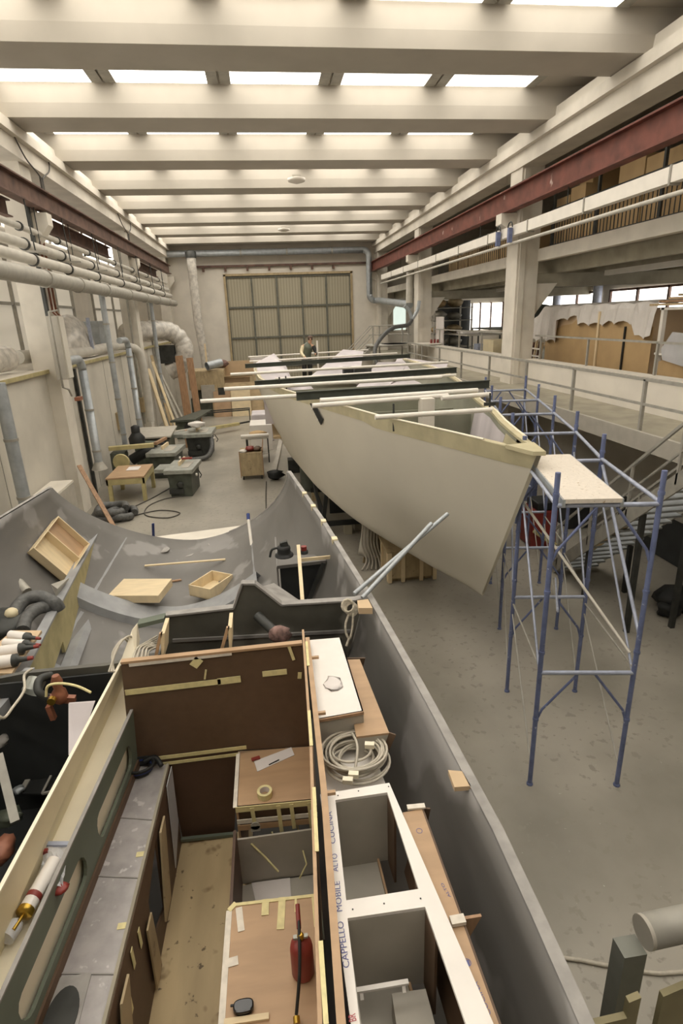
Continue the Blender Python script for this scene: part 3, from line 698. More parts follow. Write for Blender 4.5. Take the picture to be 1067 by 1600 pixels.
bar2((350, 608), (690, 589), 4.0, .045, 't', 'long white pipe overhanging the port side behind the first dark beam', 'white_pipe', m_white)
bar2((398, 600), (713, 578), 4.02, .075, 'i', 'dark green beam '+D+', second from the bow', 'steel_beam', m_beam)
bar2((360, 585), (700, 566), 4.02, .04, 't', 'white pipe overhanging the port side before the third dark beam', 'white_pipe', m_white)
bar2((383, 572), (640, 556), 4.04, .07, 'i', 'dark green beam '+D+', nearest the stern', 'steel_beam', m_beam)
bar2((390, 565), (620, 552), 4.04, .035, 't', 'white pipe '+D+', second from the stern', 'white_pipe', m_white)
bar2((388, 558), (575, 547), 4.06, .035, 't', 'white pipe '+D+', nearest the stern', 'white_pipe', m_white)
bar2((430, 592), (700, 575), 4.0, .03, 't', 'thin white pipe between the second and third dark beams', 'white_pipe', m_white)
bar2((455, 603), (712, 586), 3.98, .035, 't', 'thin white pipe lying right behind the deep dark beam', 'white_pipe', m_white)
# clamps on the port sheer
for i, (u, v, lb) in enumerate(((615, 650, 'black clamp on the port rail at the nearest white pipe'), (437, 602, 'black threaded clamp on the port rail at the second dark beam'),
                    (447, 600, 'black threaded clamp just right of its twin on the port rail'), (765, 632, 'black clamp on the starboard rail near the bow'))):
    p = P(u, v, z=3.95)
    t = thing('screw_clamp', lb, 'clamp', (p.x, p.y, 3.86))
    MB().tube((p.x, p.y, 3.7), (p.x, p.y, 4.15), .018, 8).build('screw', m_iron, t)
    MB().bar((p.x-.1, p.y, 3.96), (p.x+.1, p.y, 3.96), .05, .06).build('jaw', m_iron, t)
t = thing('perforated_plate', 'black perforated chainplate fixed to the port side of the big hull', 'plate', P(483, 643, x=.95))
A = [hull_pt(12.3, .03, -1)+V(-.02, 0, 0), hull_pt(12.05, .03, -1)+V(-.02, 0, 0), hull_pt(11.75, .11, -1)+V(-.02, 0, 0), hull_pt(11.9, .15, -1)+V(-.02, 0, 0)]
MB().slab(A, (-.02, 0, 0)).build('plate', m_black, t)
for k in range(3):
    q = A[0].lerp(A[3], .25+.25*k)+V(-.03, -.06, 0); MB().lathe(q, [(.025, 0), (.025, .01)], 10, (-1, 0, 0)).build('rivet', m_white, t)
# worker in the stern
def skin_body(name, verts, edges, radii, mat, parent, sub=2):
    me = bpy.data.meshes.new(name); o_ = WO[parent.name]
    me.from_pydata([tuple(Vector(v)-o_) for v in verts], edges, []); ob = bpy.data.objects.new(name, me); COL.objects.link(ob)
    ob.parent = parent; me.materials.append(mat); WO[ob.name] = o_.copy()
    md = ob.modifiers.new('skin', 'SKIN'); md.use_smooth_shade = True
    for i, r in enumerate(radii):
        me.skin_vertices[0].data[i].radius = (r, r) if not isinstance(r, tuple) else r
    me.skin_vertices[0].data[0].use_root = True
    s = ob.modifiers.new('sub', 'SUBSURF'); s.levels = sub; s.render_levels = sub
    return ob
px, py, pz = 1.69, 23.6, 3.06   # stands on a box in the stern
w = thing('person', 'person in dark overalls and pale sleeves bending at the stern of the big hull', 'person', (px, py, pz))
body = [(px, py, pz+.92), (px+.02, py, pz+1.12), (px+.08, py-.04, pz+1.38), (px+.13, py-.08, pz+1.5), (px+.17, py-.12, pz+1.62), (px+.17, py-.12, pz+1.73),
        (px-.1, py, pz+.85), (px-.12, py-.04, pz+.48), (px-.12, py+.05, pz+.08), (px-.12, py-.13, pz+.04),
        (px+.1, py, pz+.85), (px+.12, py-.04, pz+.48), (px+.12, py+.05, pz+.08), (px+.12, py-.13, pz+.04),
        (px-.12, py-.05, pz+1.4), (px-.2, py-.15, pz+1.15), (px-.1, py-.35, pz+1.0), (px-.06, py-.43, pz+.97),
        (px+.28, py-.08, pz+1.38), (px+.38, py-.2, pz+1.14), (px+.33, py-.42, pz+1.1), (px+.31, py-.5, pz+1.1)]
ed = [(0,1),(1,2),(2,3),(3,4),(4,5),(0,6),(6,7),(7,8),(8,9),(0,10),(10,11),(11,12),(12,13),(2,14),(14,15),(15,16),(16,17),(2,18),(18,19),(19,20),(20,21)]
ra = [.14,.13,.15,.06,.085,.08,.09,.065,.045,.04,.09,.065,.045,.04,.06,.045,.035,.03,.06,.045,.035,.03]
skin_body('body', body, ed, ra, m_skin, w)
def tube_cloth(name, pts, rs, mat): MB().path(smoothpts(pts, 4), .1, 12, rs=None if False else [lerp(rs[int(i/4)], rs[min(int(i/4)+1, len(rs)-1)], (i % 4)/4) for i in range((len(pts)-1)*4+1)]).build(name, mat, w)
tube_cloth('trousers', [body[0], (px-.1, py, pz+.85), body[7], (px-.12, py+.05, pz+.1)], [.17, .12, .09, .075], m_black)
tube_cloth('trousers', [body[0], (px+.1, py, pz+.85), body[11], (px+.12, py+.05, pz+.1)], [.17, .12, .09, .075], m_black)
tube_cloth('jacket', [body[0], body[1], body[2], body[3]], [.19, .18, .2, .09], m_green)
tube_cloth('sleeve', [body[14], body[15], body[16]], [.085, .07, .05], m_cream)
tube_cloth('sleeve', [body[18], body[19], body[20]], [.085, .07, .05], m_black)
MB().lathe((px+.17, py-.1, pz+1.68), [(.1, -.05), (.105, .02), (.08, .09), (.03, .12)], 12).build('hair', m_mahog2, w)
MB().box((px+.15, py-.24, pz+1.64), (px+.19, py-.2, pz+1.69)).build('nose', m_skin, w)
for k in range(5): MB().path([(px-.09+.015*k, py-.44, pz+.97), (px-.09+.017*k, py-.5, pz+.95), (px-.088+.017*k, py-.52, pz+.92)], .009, 6).build('finger', m_skin, w)
one(MB().box((px-.4, py-.5, 0), (px+.5, py+.4, 3.06)), 'work_box', m_plyd, 'worn wooden box the worker stands on behind the stern', 'box')
one(MB().tube((px+.42, py-.3, 3.06), (px+.42, py-.3, 4.66), .035, 8), 'white_pole', m_white, 'upright white pole beside the worker at the stern', 'pole')
one(bag((px+.55, 22.0, 3.0), .0, .0, .0), 'x', m_black, 'x', 'x') if False else None
q = P(541, 583, y=20.3)
t = thing('angle_grinder_box', 'black machine with round white faced disc in the stern of the big hull', 'machine', (q.x, q.y, 3.3))
MB().box((q.x-.1, q.y-.1, 3.3), (q.x+.25, q.y+.3, 3.85)).build('body', m_black, t, bevel=.03)
MB().lathe((q.x+.02, q.y-.1, 3.55), [(.1, 0), (.1, .03)], 14, (0, -1, 0)).build('disc', m_white, t)
MB().box((q.x+.3, q.y, 3.3), (q.x+.9, q.y+.3, 3.8)).build('motor', m_iron, t)

# cradle and supports below the hull
t = thing('hull_cradle', 'black triangular steel cradle carrying the big hull', 'cradle', (2.2, 15, 0))
z0 = .32
b = MB(); b.bar((1.15, 14.2, z0), (4.2, 14.2, z0), .1, .12); b.build('cross_beam', m_black, t)
MB().bar((1.15, 17.4, z0), (4.2, 17.4, z0), .1, .12).build('cross_beam', m_black, t)
MB().bar((1.3, 14.2, z0), (1.3, 17.4, z0), .1, .12).build('side_beam', m_black, t)
MB().bar((4.1, 14.2, z0), (4.1, 17.4, z0), .1, .12).build('side_beam', m_black, t)
MB().bar((1.22, 14.2, z0), (1.45, 14.25, 1.75), .1, .1).build('leg', m_black, t)
MB().bar((1.22, 14.25, z0), (1.05, 15.4, 1.75), .08, .08).build('leg', m_black, t)
MB().bar((2.3, 14.2, z0), (1.9, 14.2, 1.4), .08, .08).build('brace', m_black, t)
MB().slab([(1.5, 15.0, z0), (3.9, 15.0, z0), (3.9, 15.0, 1.0), (2.6, 15, 1.1), (1.5, 15.0, 1.5)], (0, .05, 0)).build('back_plate', m_navy, t)
MB().bar((4.1, 14.2, z0), (4.0, 14.2, 1.4), .1, .1).build('leg', m_black, t)
for x, y in ((1.3, 17.4), (4.1, 14.2), (4.1, 17.4)): MB().box((x-.12, y-.12, 0), (x+.12, y+.12, .26)).build('block', m_plyd, t)
one(MB().box((1.78, 14.1, 0), (1.98, 14.45, .26)), 'timber_block', m_conc_d, 'short grey timber block under the cradle beam, left one', 'block')
one(MB().box((2.1, 14.35, 0), (2.3, 14.7, .26)), 'timber_block', m_conc_d, 'short grey timber block under the cradle beam, right one', 'block')
one(bag((2.3, 16.2, .38), .5, .4, .28, 51), 'wrapped_bundle', m_greyp, 'grey sacking bundle lying inside the black cradle', 'bundle')
t = thing('oil_drum', 'dark green drum standing behind the black cradle', 'drum', (1.2, 18.6, 0))
MB().lathe((1.2, 18.6, 0), [(.29, 0), (.3, .28), (.29, .3), (.29, .58), (.3, .6), (.29, .88), (.27, .88)], 20).build('body', m_greend, t)
MB().lathe((1.2, 18.6, .85), [(.27, 0), (.27, .015)], 20).build('lid', m_galvd, t)
# draped rope / cloth on a stand
t = thing('draped_stand', 'trestle hung with pale rags beside the wooden crate', 'stand', (2.2, 12.2, 0))
for a in (-.18, .2): MB().bar((2.15+a, 12.2, 0), (2.15, 12.25, 1.15), .05, .05).build('leg', m_plyd, t)
rr = []
rnd = random.Random(9)
for j in range(8):
    zz = 1.2-j*.14; row = []
    for i in range(15):
        aa = 2*PI*i/14; r = .13+.03*j*.7+.035*math.sin(i*2.6+j*.3)
        row.append(V(2.15+r*math.cos(aa), 12.2+r*.8*math.sin(aa), zz))
    rr.append(row)
MB().grid(rr).build('rags', m_greyp, t, solid=.01)
for k in range(6):
    x = 1.95+.07*k; MB().path(smoothpts([(x, 12.0, 1.1), (x-.05, 11.95, .6), (x+.04, 11.9, .2), (x-.1+.04*k, 11.75, .02)]), .022, 6).build('rope_end', m_greyp, t)
# wooden crate
t = thing('wooden_crate', 'wooden shipping crate with pale battens on the floor below the hull', 'crate', (2.75, 11.8, 0))
ya, yb = 11.0, 12.5
MB().box((2.33, ya, .1), (3.35, yb, .72)).build('body', m_plyd, t)
MB().box((2.28, ya-.04, .72), (3.4, yb+.04, .76)).build('lid', m_plyd, t)
for x in (2.33, 2.62, 3.02, 3.32): MB().box((x-.03, ya-.04, .02), (x+.05, ya, .72)).build('batten', m_pale, t)
for y in (ya+.05, ya+.7, yb-.1): MB().box((2.29, y-.04, .02), (2.33, y+.05, .72)).build('batten', m_pale, t)
for y in (ya+.1, yb-.2): MB().box((2.35, y, 0), (3.3, y+.1, .1)).build('skid', m_plyd, t)

# ================================================================ SCAFFOLD
FR = [((2.84, 5.22), (3.86, 5.03)), ((3.30, 7.00), (4.30, 6.82)), ((3.90, 8.76), (4.90, 8.57)), ((4.44, 10.57), (5.45, 10.39)), ((4.97, 12.35), (5.98, 12.17)), ((5.5, 14.1), (6.5, 13.95))]
sc = thing('scaffold', 'blue tubular steel scaffold standing on the floor along the starboard bow', 'scaffold', (4.6, 9.5, 0))
def V3(p, z): return V(p[0], p[1], z)
for i, (l, r) in enumerate(FR):
    if i == 3: l = (4.44, 10.57)
    fr = None
    for p in (l, r): MB().tube(V3(p, 0.02), V3(p, 3.95), .028, 10).build('upright', m_blue, sc)
    for zt in (1.6, 3.6): MB().tube(V3(l, zt), V3(r, zt), .026, 8).build('rung', m_bluel, sc)
    fr = sc
    for zt in (1.6, 3.6):
        L_ = V3(l, 0); R_ = V3(r, 0)
        def q(t, z): 
            v = L_.lerp(R_, t); return V(v.x, v.y, z)
        MB().path([q(.02, zt-.62), q(.06, zt-.5), q(.4, zt-.03)], .016, 6).build('arch_brace', m_blue, fr); MB().path([q(.98, zt-.62), q(.94, zt-.5), q(.6, zt-.03)], .016, 6).build('arch_brace', m_blue, fr)
    if i < 4:
        for p in (l, r):
            for z in (.95, 1.85, 2.6, 3.7): MB().lathe(V3(p, z), [(.036, 0), (.036, .035)], 8).build('collar', m_blue, fr)
    for p in (l, r): MB().lathe(V3(p, 0), [(.04, 0), (.04, .02), (.03, .03)], 8).build('foot_plate', m_blue, fr)
for i in range(len(FR)-1):
    (l0, r0), (l1, r1) = FR[i], FR[i+1]
    MB().tube(V3(l0, 3.62), V3(l1, 3.62), .02, 8).build('side_rail', m_bluel, sc)
    MB().tube(V3(r0, 3.62), V3(r1, 3.62), .024, 8).build('side_rail', m_bluel, sc)
    for (p, q_) in ((l0, l1), (r0, r1)):
        MB().tube(V3(p, 1.55), V3(q_, 3.3), .016, 6).build('diagonal_brace', m_bluel, sc)
        MB().tube(V3(p, .25), V3(q_, 1.35), .012, 6).build('diagonal_brace', m_galvd, sc)
        if i < 3: MB().tube(V3(p, 1.65), V3(q_, 1.5), .013, 6).build('diagonal_brace', m_galvd, sc)
MB().tube(V(3.95, 5.15, 2.0), V(4.28, 6.75, 3.55), .022, 8).build('diagonal_brace', m_bluel, sc)
MB().tube(V(3.9, 5.2, 1.75), V(3.3, 7.0, 3.1), .018, 6).build('diagonal_brace', m_conc, sc)
MB().tube(V(3.0, 5.25, 2.35), V(3.86, 6.9, 1.9), .014, 6).build('diagonal_brace', m_bluel, sc)
t = thing('scaffold_deck', 'speckled pale deck board lying on the nearest scaffold bay', 'deck board', (3.4, 6, 3.63))
dk = [V(2.9, 5.16, 3.635), V(3.47, 5.06, 3.635), V(3.92, 6.95, 3.635), V(3.36, 7.04, 3.635)]
m_deck = M('speckled_deck', (222, 212, 198), .6, var=.05, scale=30, spots=[((170, 150, 120), 26, .66)])
MB().slab(dk, (0, 0, .045)).build('board', m_deck, t)
b = MB(); b.bar(dk[0]+V(0, 0, .0), dk[3]+V(0, 0, .0), .03, .08); b.bar(dk[1], dk[2], .03, .08); b.build('edge_channel', m_galv, t)

# ================================================================ STEEL STAIRS UNDER THE WALKWAY
t = thing('steel_staircase', 'grey steel staircase with open treads climbing right below the walkway', 'staircase', (7, 9.5, 0))
s0 = V(0, 10.9, .05); s1 = V(0, 7.35, 3.1)
for x, hh_ in ((6.0, .24), (6.97, .1)): MB().bar(s0+V(x, 0, .02), s1+V(x, 0, .02), .04, hh_).build('stringer', m_galvd, t)
for k in range(16):
    p = s0.lerp(s1, (k+.5)/16); MB().box((6.02, p.y-.12, p.z-.02), (6.95, p.y+.12, p.z+.015)).build('tread', m_galv, t)
for x in (6.0, 6.97):
    for dz, w_ in ((.95, .045), (.5, .03)): MB().bar(s0+V(x, 0, dz), s1+V(x, 0, dz), w_, w_).build('handrail', m_galvd, t)
    for q_ in (.05, .35, .65, .95):
        p = s0.lerp(s1, q_)+V(x, 0, 0); MB().bar(p, p+V(0, 0, .95), .04, .04).build('baluster', m_galvd, t)
for x in (6.05, 6.92):
    for q_ in (.35, .75):
        p = s0.lerp(s1, q_); MB().bar((x, p.y, 0), (x, p.y, p.z-.1), .08, .08).build('support_post', m_iron, t)
one(MB().bar(P(918, 868, y=9.75)+V(.05, 0, .12), P(975, 830, y=8.9)+V(.05, 0, .12), .16, .04), 'timber_plank', m_pale, 'short pale timber plank lying on the steel stairs', 'plank')
t = thing('notice_panel', 'dark panel with pale rectangle standing against the wall beneath the stairs', 'panel', (8.7, 11.6, 0))
MB().box((8.7, 9.7, 0.02), (8.85, 12.8, .95)).build('board', m_navy, t); MB().box((8.68, 11.4, .35), (8.7, 12.5, .72)).build('pale_area', m_green, t)
for i, (u, v, r) in enumerate(((1060, 945, .35), (1045, 955, .2))):
    q = P(u, v, z=.1); one(bag((q.x, q.y, 0.0), r*1.2, r, r*.7, 70+i, rough=.3), 'dark_heap', m_black, ['larger', 'smaller'][i]+' dark heap of cloth on the floor at the right edge', 'heap')
t = thing('red_machine', 'dark red machine with yellow arm seen through the scaffold below the deck board', 'machine', (6.6, 11.6, 0))
MB().box((6.1, 12.2, 0), (6.75, 12.9, .95)).build('body', m_red, t, bevel=.05); MB().box((6.2, 12.2, .95), (6.65, 12.8, 1.15)).build('top', m_black, t, bevel=.03)
MB().bar((6.1, 12.1, .5), (6.6, 11.9, .15), .1, .08).build('arm', m_ylw, t)
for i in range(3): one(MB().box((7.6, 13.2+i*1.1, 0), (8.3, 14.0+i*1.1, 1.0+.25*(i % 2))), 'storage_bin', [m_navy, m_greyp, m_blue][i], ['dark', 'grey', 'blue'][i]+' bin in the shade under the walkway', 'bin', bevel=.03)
# platform and stair behind the stern
t = thing('access_platform', 'round ended steel platform with stair and rails behind the stern', 'platform', (6.2, 31, 0))
zz = 4.0
MB().lathe((6.4, 30.5, zz), [(.0, 0), (1.1, 0), (1.1, .1), (0, .1)], 20).build('deck', m_galvd, t)
MB().box((6.2, 29.6, zz), (7.6, 31.3, zz+.1)).build('deck', m_galvd, t)
for x, y in ((5.6, 30), (7.4, 29.8), (7.4, 31.2), (6.2, 31.4)):
    MB().tube((x, y, 0), (x, y, zz+1.0), .04, 8).build('post', m_galvd, t)
for h in (.55, 1.0): MB().path([(5.6, 31.2, zz+h), (7.5, 31.3, zz+h), (7.5, 29.7, zz+h)], .025, 8).build('rail', m_galvd, t)
a, c = V(5.6, 30.5, zz), V(2.9, 29.5, 1.6)
for sg in (-.4, .4): MB().bar(a+V(0, sg, 0), c+V(0, sg, 0), .05, .2).build('stringer', m_galvd, t)
for sg in (-.4, .4):
    for h in (.55, 1.0): MB().bar(a+V(0, sg, h), c+V(0, sg, h), .035, .035).build('handrail', m_galvd, t)
for k in range(12):
    p = a.lerp(c, (k+.5)/12); MB().bar(p+V(0, -.4, 0), p+V(0, .4, 0), .22, .03).build('tread', m_galvd, t)
MB().bar(c, V(2.9, 29.5, 0), .1, .1).build('support_post', m_galvd, t)

# ================================================================ WORKSHOP FLOOR ON THE LEFT
# yellow bench
t = thing('yellow_workbench', 'yellow four legged workbench with wooden top near the left wall', 'table', (-4.75, 19.4, 0))
MB().box((-5.35, 18.6, .78), (-4.15, 20.3, .84)).build('tabletop', m_okume, t)
b = MB(); b.box((-5.35, 18.6, .6), (-4.15, 18.66, .79)); b.box((-4.21, 18.6, .6), (-4.15, 20.3, .79)); b.box((-5.35, 18.6, .6), (-5.29, 20.3, .79)); b.build('apron', m_ylw, t)
for x in (-5.28, -4.22):
    for y in (18.67, 20.22): MB().bar((x, y, 0), (x*.995, y, .78), .12, .12).build('leg', m_ylw, t)
one(MB().box((-4.9, 19.5, .845), (-4.5, 20.0, .855)), 'paper_sheet', m_paper, 'white sheet of paper on the yellow workbench', 'paper')
t = thing('yellow_bandsaw', 'yellow beam shaped saw arm with dark motor behind the yellow workbench', 'machine', (-5.2, 21.5, 0))
MB().bar((-5.85, 21.4, 1.25), (-4.3, 21.6, 1.25), .22, .14).build('arm', m_ylw, t)
MB().box((-5.8, 21.2, 0), (-5.3, 21.8, 1.1)).build('base', m_greend, t, bevel=.02)
MB().lathe((-5.35, 20.9, .85), [(.28, 0), (.3, .04), (.28, .1)], 16, (0, -1, 0)).build('guard', m_ylw, t)
MB().path(smoothpts([(-5.3, 22.2, .6), (-4.6, 22.2, .9), (-4.4, 22.3, .6)]), .2, 10).build('motor', m_navy, t)
MB().lathe((-5.0, 22.2, 1.15), [(.28, 0), (.3, .3), (.15, .5)], 12).build('motor', m_black, t)
MB().lathe((-5.0, 22.2, 1.65), [(.16, 0), (.16, .22), (.05, .28)], 12).build('cap', m_black, t)
t = thing('panel_saw', 'green grey machine with sloping pale top against the left wall', 'machine', (-4.9, 24.4, 0))
MB().box((-5.5, 23.8, 0), (-4.1, 25.2, 1.0)).build('body', m_green, t, bevel=.03)
MB().slab([(-5.6, 23.7, 1.1), (-4.0, 23.7, 1.1), (-3.95, 25.3, 1.25), (-5.55, 25.3, 1.25)], (0, 0, .06)).build('top', m_greyp, t)
MB().box((-4.8, 23.5, .45), (-4.2, 23.8, .95)).build('motor', m_black, t, bevel=.05)
for x in (-4.85, -4.3): MB().lathe((x, 23.48, .75), [(.06, 0), (.06, .05)], 10, (0, -1, 0)).build('knob', m_white, t)
# three saws / planers on the floor
def saw(x, y, w, d, h, rz, name, lb, body, top, extra):
    t = thing(name, lb, 'machine', (0, 0, 0)); 
    b = MB(); b.lathe((0, 0, 0), [(.01, 0)], 3) if False else None
    pr = [(-w*.42, -d*.42), (w*.42, -d*.42), (w*.42, d*.42), (-w*.42, d*.42)]
    MB().add([(p[0]*.9, p[1]*.95, 0) for p in pr]+[(p[0]*.94, p[1]*.97, h*.45) for p in pr]+[(p[0], p[1], h*.85) for p in pr],
             [(3,2,1,0),(0,1,5,4),(1,2,6,5),(2,3,7,6),(3,0,4,7),(4,5,9,8),(5,6,10,9),(6,7,11,10),(7,4,8,11),(8,9,10,11)]).build('base', body, t, bevel=.02)
    MB().box((-w/2, -d/2, h*.85), (w/2, d/2, h)).build('table', top, t, bevel=.015)
    MB().box((-w*.12, -d*.1, h), (-w*.06, d*.45, h+.13)).build('fence', m_pale, t); MB().box((w*.05, -d*.3, h+.001), (w*.3, d*.25, h+.012)).build('slide', m_greyp, t); MB().lathe((w*.5, -d*.2, h*.7), [(.05, 0), (.05, .05)], 10, (1, 0, 0)).build('knob', m_white, t); MB().box((-w*.4, -d*.44, h*.12), (w*.1, -d*.42, h*.3)).build('vent_plate', m_iron, t)
    MB().lathe((0, -d*.44, h*.45), [(.11, 0), (.11, .03), (.05, .05)], 16, (0, -1, 0)).build('handwheel', m_iron, t)
    if extra: MB().box((-w*.95, -d*.2, h*.8), (-w*.5, d*.3, h*.93)).build('side_wing', top, t); MB().path([(w*.52, 0, h*.8), (w*.62, 0, h*.6), (w*.56, 0, h*.5)], .02, 6).build('handle', m_iron, t)
    t.location = (x, y, 0); t.rotation_euler[2] = rz
    return t
saw(-3.0, 19.4, .95, 1.5, .95, -.1, 'table_saw', 'dark green table saw with orange fence, nearest of the floor machines', m_greend, m_steel, True)
one(MB().box((-3.05, 19.6, 1.08), (-2.7, 19.72, 1.13)), 'orange_guide', m_red, 'orange red guide bar lying on the nearest table saw', 'guide bar')
saw(-3.95, 22.0, 1.1, 1.5, 1.0, -.12, 'planer', 'green planer with pale table between the yellow bench and the nearest saw', m_greend, m_steel, False)
one(MB().bar((-4.35, 22.2, 1.18), (-4.1, 23.1, 1.2), .12, .1), 'wood_block', m_wood, 'reddish wooden block on the green planer', 'block')
one(MB().tube((-4.9, 22.55, 1.15), (-4.35, 22.5, 1.1), .11, 12), 'feed_roller', m_green, 'pale green roller tube pointing left from the planer', 'roller')
t = saw(-3.0, 25.2, 1.2, 1.6, 1.05, -.05, 'spindle_moulder', 'dark grey moulder heaped with white rags, middle of the floor machines', m_iron, m_steel, True)
one(bag((-3.1, 25.1, 1.2), .35, .4, .14, 81, rough=.35), 'white_rags', m_whitep, 'heap of white rags on the dark grey moulder', 'rags')
one(MB().path(smoothpts([(-2.5, 24.6, .9), (-2.45, 24.2, .5), (-2.7, 23.9, .15), (-3.4, 23.8, .1)]), .1, 10), 'suction_pipe', m_hose, 'black suction hose bending down from the dark grey moulder', 'hose')
t = thing('sliding_saw', 'long sliding table saw with outrigger frame at the far left', 'machine', (-3.5, 29.5, 0))
MB().box((-4.6, 29.0, 0), (-3.5, 30.6, .85)).build('base', m_green, t, bevel=.03)
MB().slab([(-4.8, 28.8, .88), (-3.6, 28.8, .88), (-3.0, 32.0, .88), (-3.6, 32.0, .88)], (0, 0, .1)).build('table', m_greend, t)
b = MB(); b.bar((-3.2, 31.6, .95), (-1.0, 31.9, .95), .06, .06); b.bar((-3.3, 30.9, .95), (-1.0, 31.3, .95), .06, .06); b.bar((-1.0, 31.3, .95), (-1.0, 31.9, .95), .06, .06); b.bar((-1.0, 31.3, .95), (-1.0, 31.3, .3), .05, .05)
b.build('outrigger', m_iron, t)
MB().bar((-3.3, 29.4, .35), (-1.6, 30.6, .35), .25, .14).build('swing_arm', m_ylw, t); MB().bar((-1.6, 30.6, .35), (-1.0, 31.1, .35), .08, .08).build('swing_arm_tip', m_iron, t)
MB().lathe((-3.9, 28.9, .6), [(.25, 0), (.25, .06)], 16, (0, -1, 0)).build('handwheel', m_black, t)
one(MB().box((-3.9, 26.8, 0), (-3.2, 27.4, .75)), 'brown_box', m_wood, 'brown box between the moulder and the sliding saw', 'box', bevel=.01)
one(MB().bar((-5.2, 27.3, .6), (-3.4, 27.6, .75), .3, .06), 'grey_plank', m_greyp, 'grey plank lying level behind the moulder', 'plank')
# cables and hoses on the floor
one(MB().path(smoothpts([(-2.95, 18.8, .02), (-3.6, 18.6, .02), (-4.0, 17.9, .02), (-3.9, 17.0, .02), (-3.2, 16.6, .02), (-2.9, 17.0, .02), (-3.6, 17.4, .02), (-4.5, 16.9, .02), (-5.2, 16.6, .02)], 8), .018, 6), 'power_cable', m_cabled, 'dark cable looping on the floor in front of the nearest saw', 'cable')
one(MB().path(smoothpts([(-3.5, 20.3, .02), (-4.0, 18.9, .02), (-4.5, 17.9, .02), (-5.0, 17.2, .02)], 8), .018, 6), 'power_cable', m_cabled, 'dark cable running from the saws to the hose coil', 'cable')
t = thing('hose_coil', 'coil of fat grey suction hose on the floor by the left wall', 'hose', (-4.9, 16.9, 0))
for k, (r, z, dx) in enumerate(((.42, .12, 0), (.4, .3, .1), (.38, .14, .35))):
    MB().path([V(-4.95+dx+r*math.cos(a_), 17.0+r*1.2*math.sin(a_), z+.03*math.sin(3*a_)) for a_ in [2*PI*i/22*.92 for i in range(23)]], .11, 10).build('hose_loop', m_hose, t)
one(MB().bar((-5.75, 17.6, 1.55), (-4.55, 15.9, .05), .12, .04), 'leaning_plank', m_wood, 'orange brown plank leaning over the hose coil', 'plank')
t = thing('metal_cabinet', 'low grey metal cabinet against the left wall', 'cabinet', (-5.8, 15.5, 0))
MB().box((-6.15, 14.9, 0), (-5.55, 16.3, 1.45)).build('body', m_conc, t, bevel=.01); MB().box((-5.55, 14.95, .1), (-5.53, 16.25, 1.4)).build('door', m_greyp, t)
for y, lb in ((24.6, 'small switch box on the left wall above the pale topped machine'), (29.4, 'small switch box on the left wall near the second column')):
    t = thing('switch_box', lb, 'switch', (-6.15, y, 1.4)); MB().box((-6.2, y-.18, 1.4), (-6.0, y+.18, 2.1)).build('body', m_plyd, t); MB().lathe((-6.0, y, 2.2), [(.06, 0), (.06, .12)], 8).build('cap', m_white, t)
# leaning boards at the left wall
bd = [((-5.2, 30.6, 0), (-6.0, 31.6, 3.3), m_pale, 'pale'), ((-5.35, 31.1, 0), (-6.05, 32.0, 2.9), m_plyd, 'worn'), ((-4.95, 31.6, 0), (-5.9, 32.4, 3.6), m_pale, 'long pale'),
      ((-4.8, 32.3, 0), (-5.8, 33.0, 3.0), m_greyp, 'grey'), ((-4.6, 32.8, 0), (-5.9, 33.4, 3.4), m_greyp, 'long grey'), ((-5.3, 32.2, 0), (-6.0, 32.9, 3.9), m_ply, 'tallest brown')]
for a_, c_, mm, lb in bd: one(MB().bar(a_, c_, .16, .04), 'leaning_board', mm, lb+' board in the bundle leaning on the left wall', 'board')
one(MB().bar((-4.55, 33.6, 0), (-4.75, 34.2, 3.75), .42, .08, (0, 1, 0)), 'orange_plank', m_plank, 'tall orange plank standing in the far left corner, left of two', 'plank')
one(MB().bar((-4.0, 33.8, 0), (-4.2, 34.4, 3.6), .36, .08, (0, 1, 0)), 'orange_plank', m_plank, 'tall orange plank standing in the far left corner, right of two', 'plank')
one(MB().box((-4.2, 36.3, 1.7), (-2.4, 38, 2.9)), 'machine_cabinet', m_green, 'olive grey machine casing in the far left corner', 'machine', bevel=.04) if False else None
t = thing('dust_extractor', 'big olive grey cabinet machine in the far left corner', 'machine', (-3.5, 36.8, 0))
MB().box((-4.6, 36.0, .0), (-2.6, 38.2, 1.1)).build('base', m_greend, t); MB().box((-4.6, 35.9, 1.6), (-2.5, 38.0, 2.75)).build('casing', m_plyd, t, bevel=.06)
MB().box((-3.9, 35.8, .9), (-3.1, 36.0, 1.9)).build('door', m_greyp, t); MB().box((-4.5, 36.2, 1.1), (-2.7, 38, 1.6)).build('waist', m_greend, t); MB().box((-2.9, 35.7, 1.2), (-2.5, 36.0, 1.7)).build('switch', m_iron, t)
one(MB().path([(-3.4, 35.7, 3.0), (-2.6, 36.3, 3.15)], .24, 14, caps=False), 'steel_pipe_stub', m_galv, 'short open steel pipe lying on top of the corner machine', 'pipe')
one(bag((-2.7, 37.5, 2.76), .5, .5, .25, 83), 'rag_heap', m_rag, 'brown rag heap on top of the corner machine', 'rags')
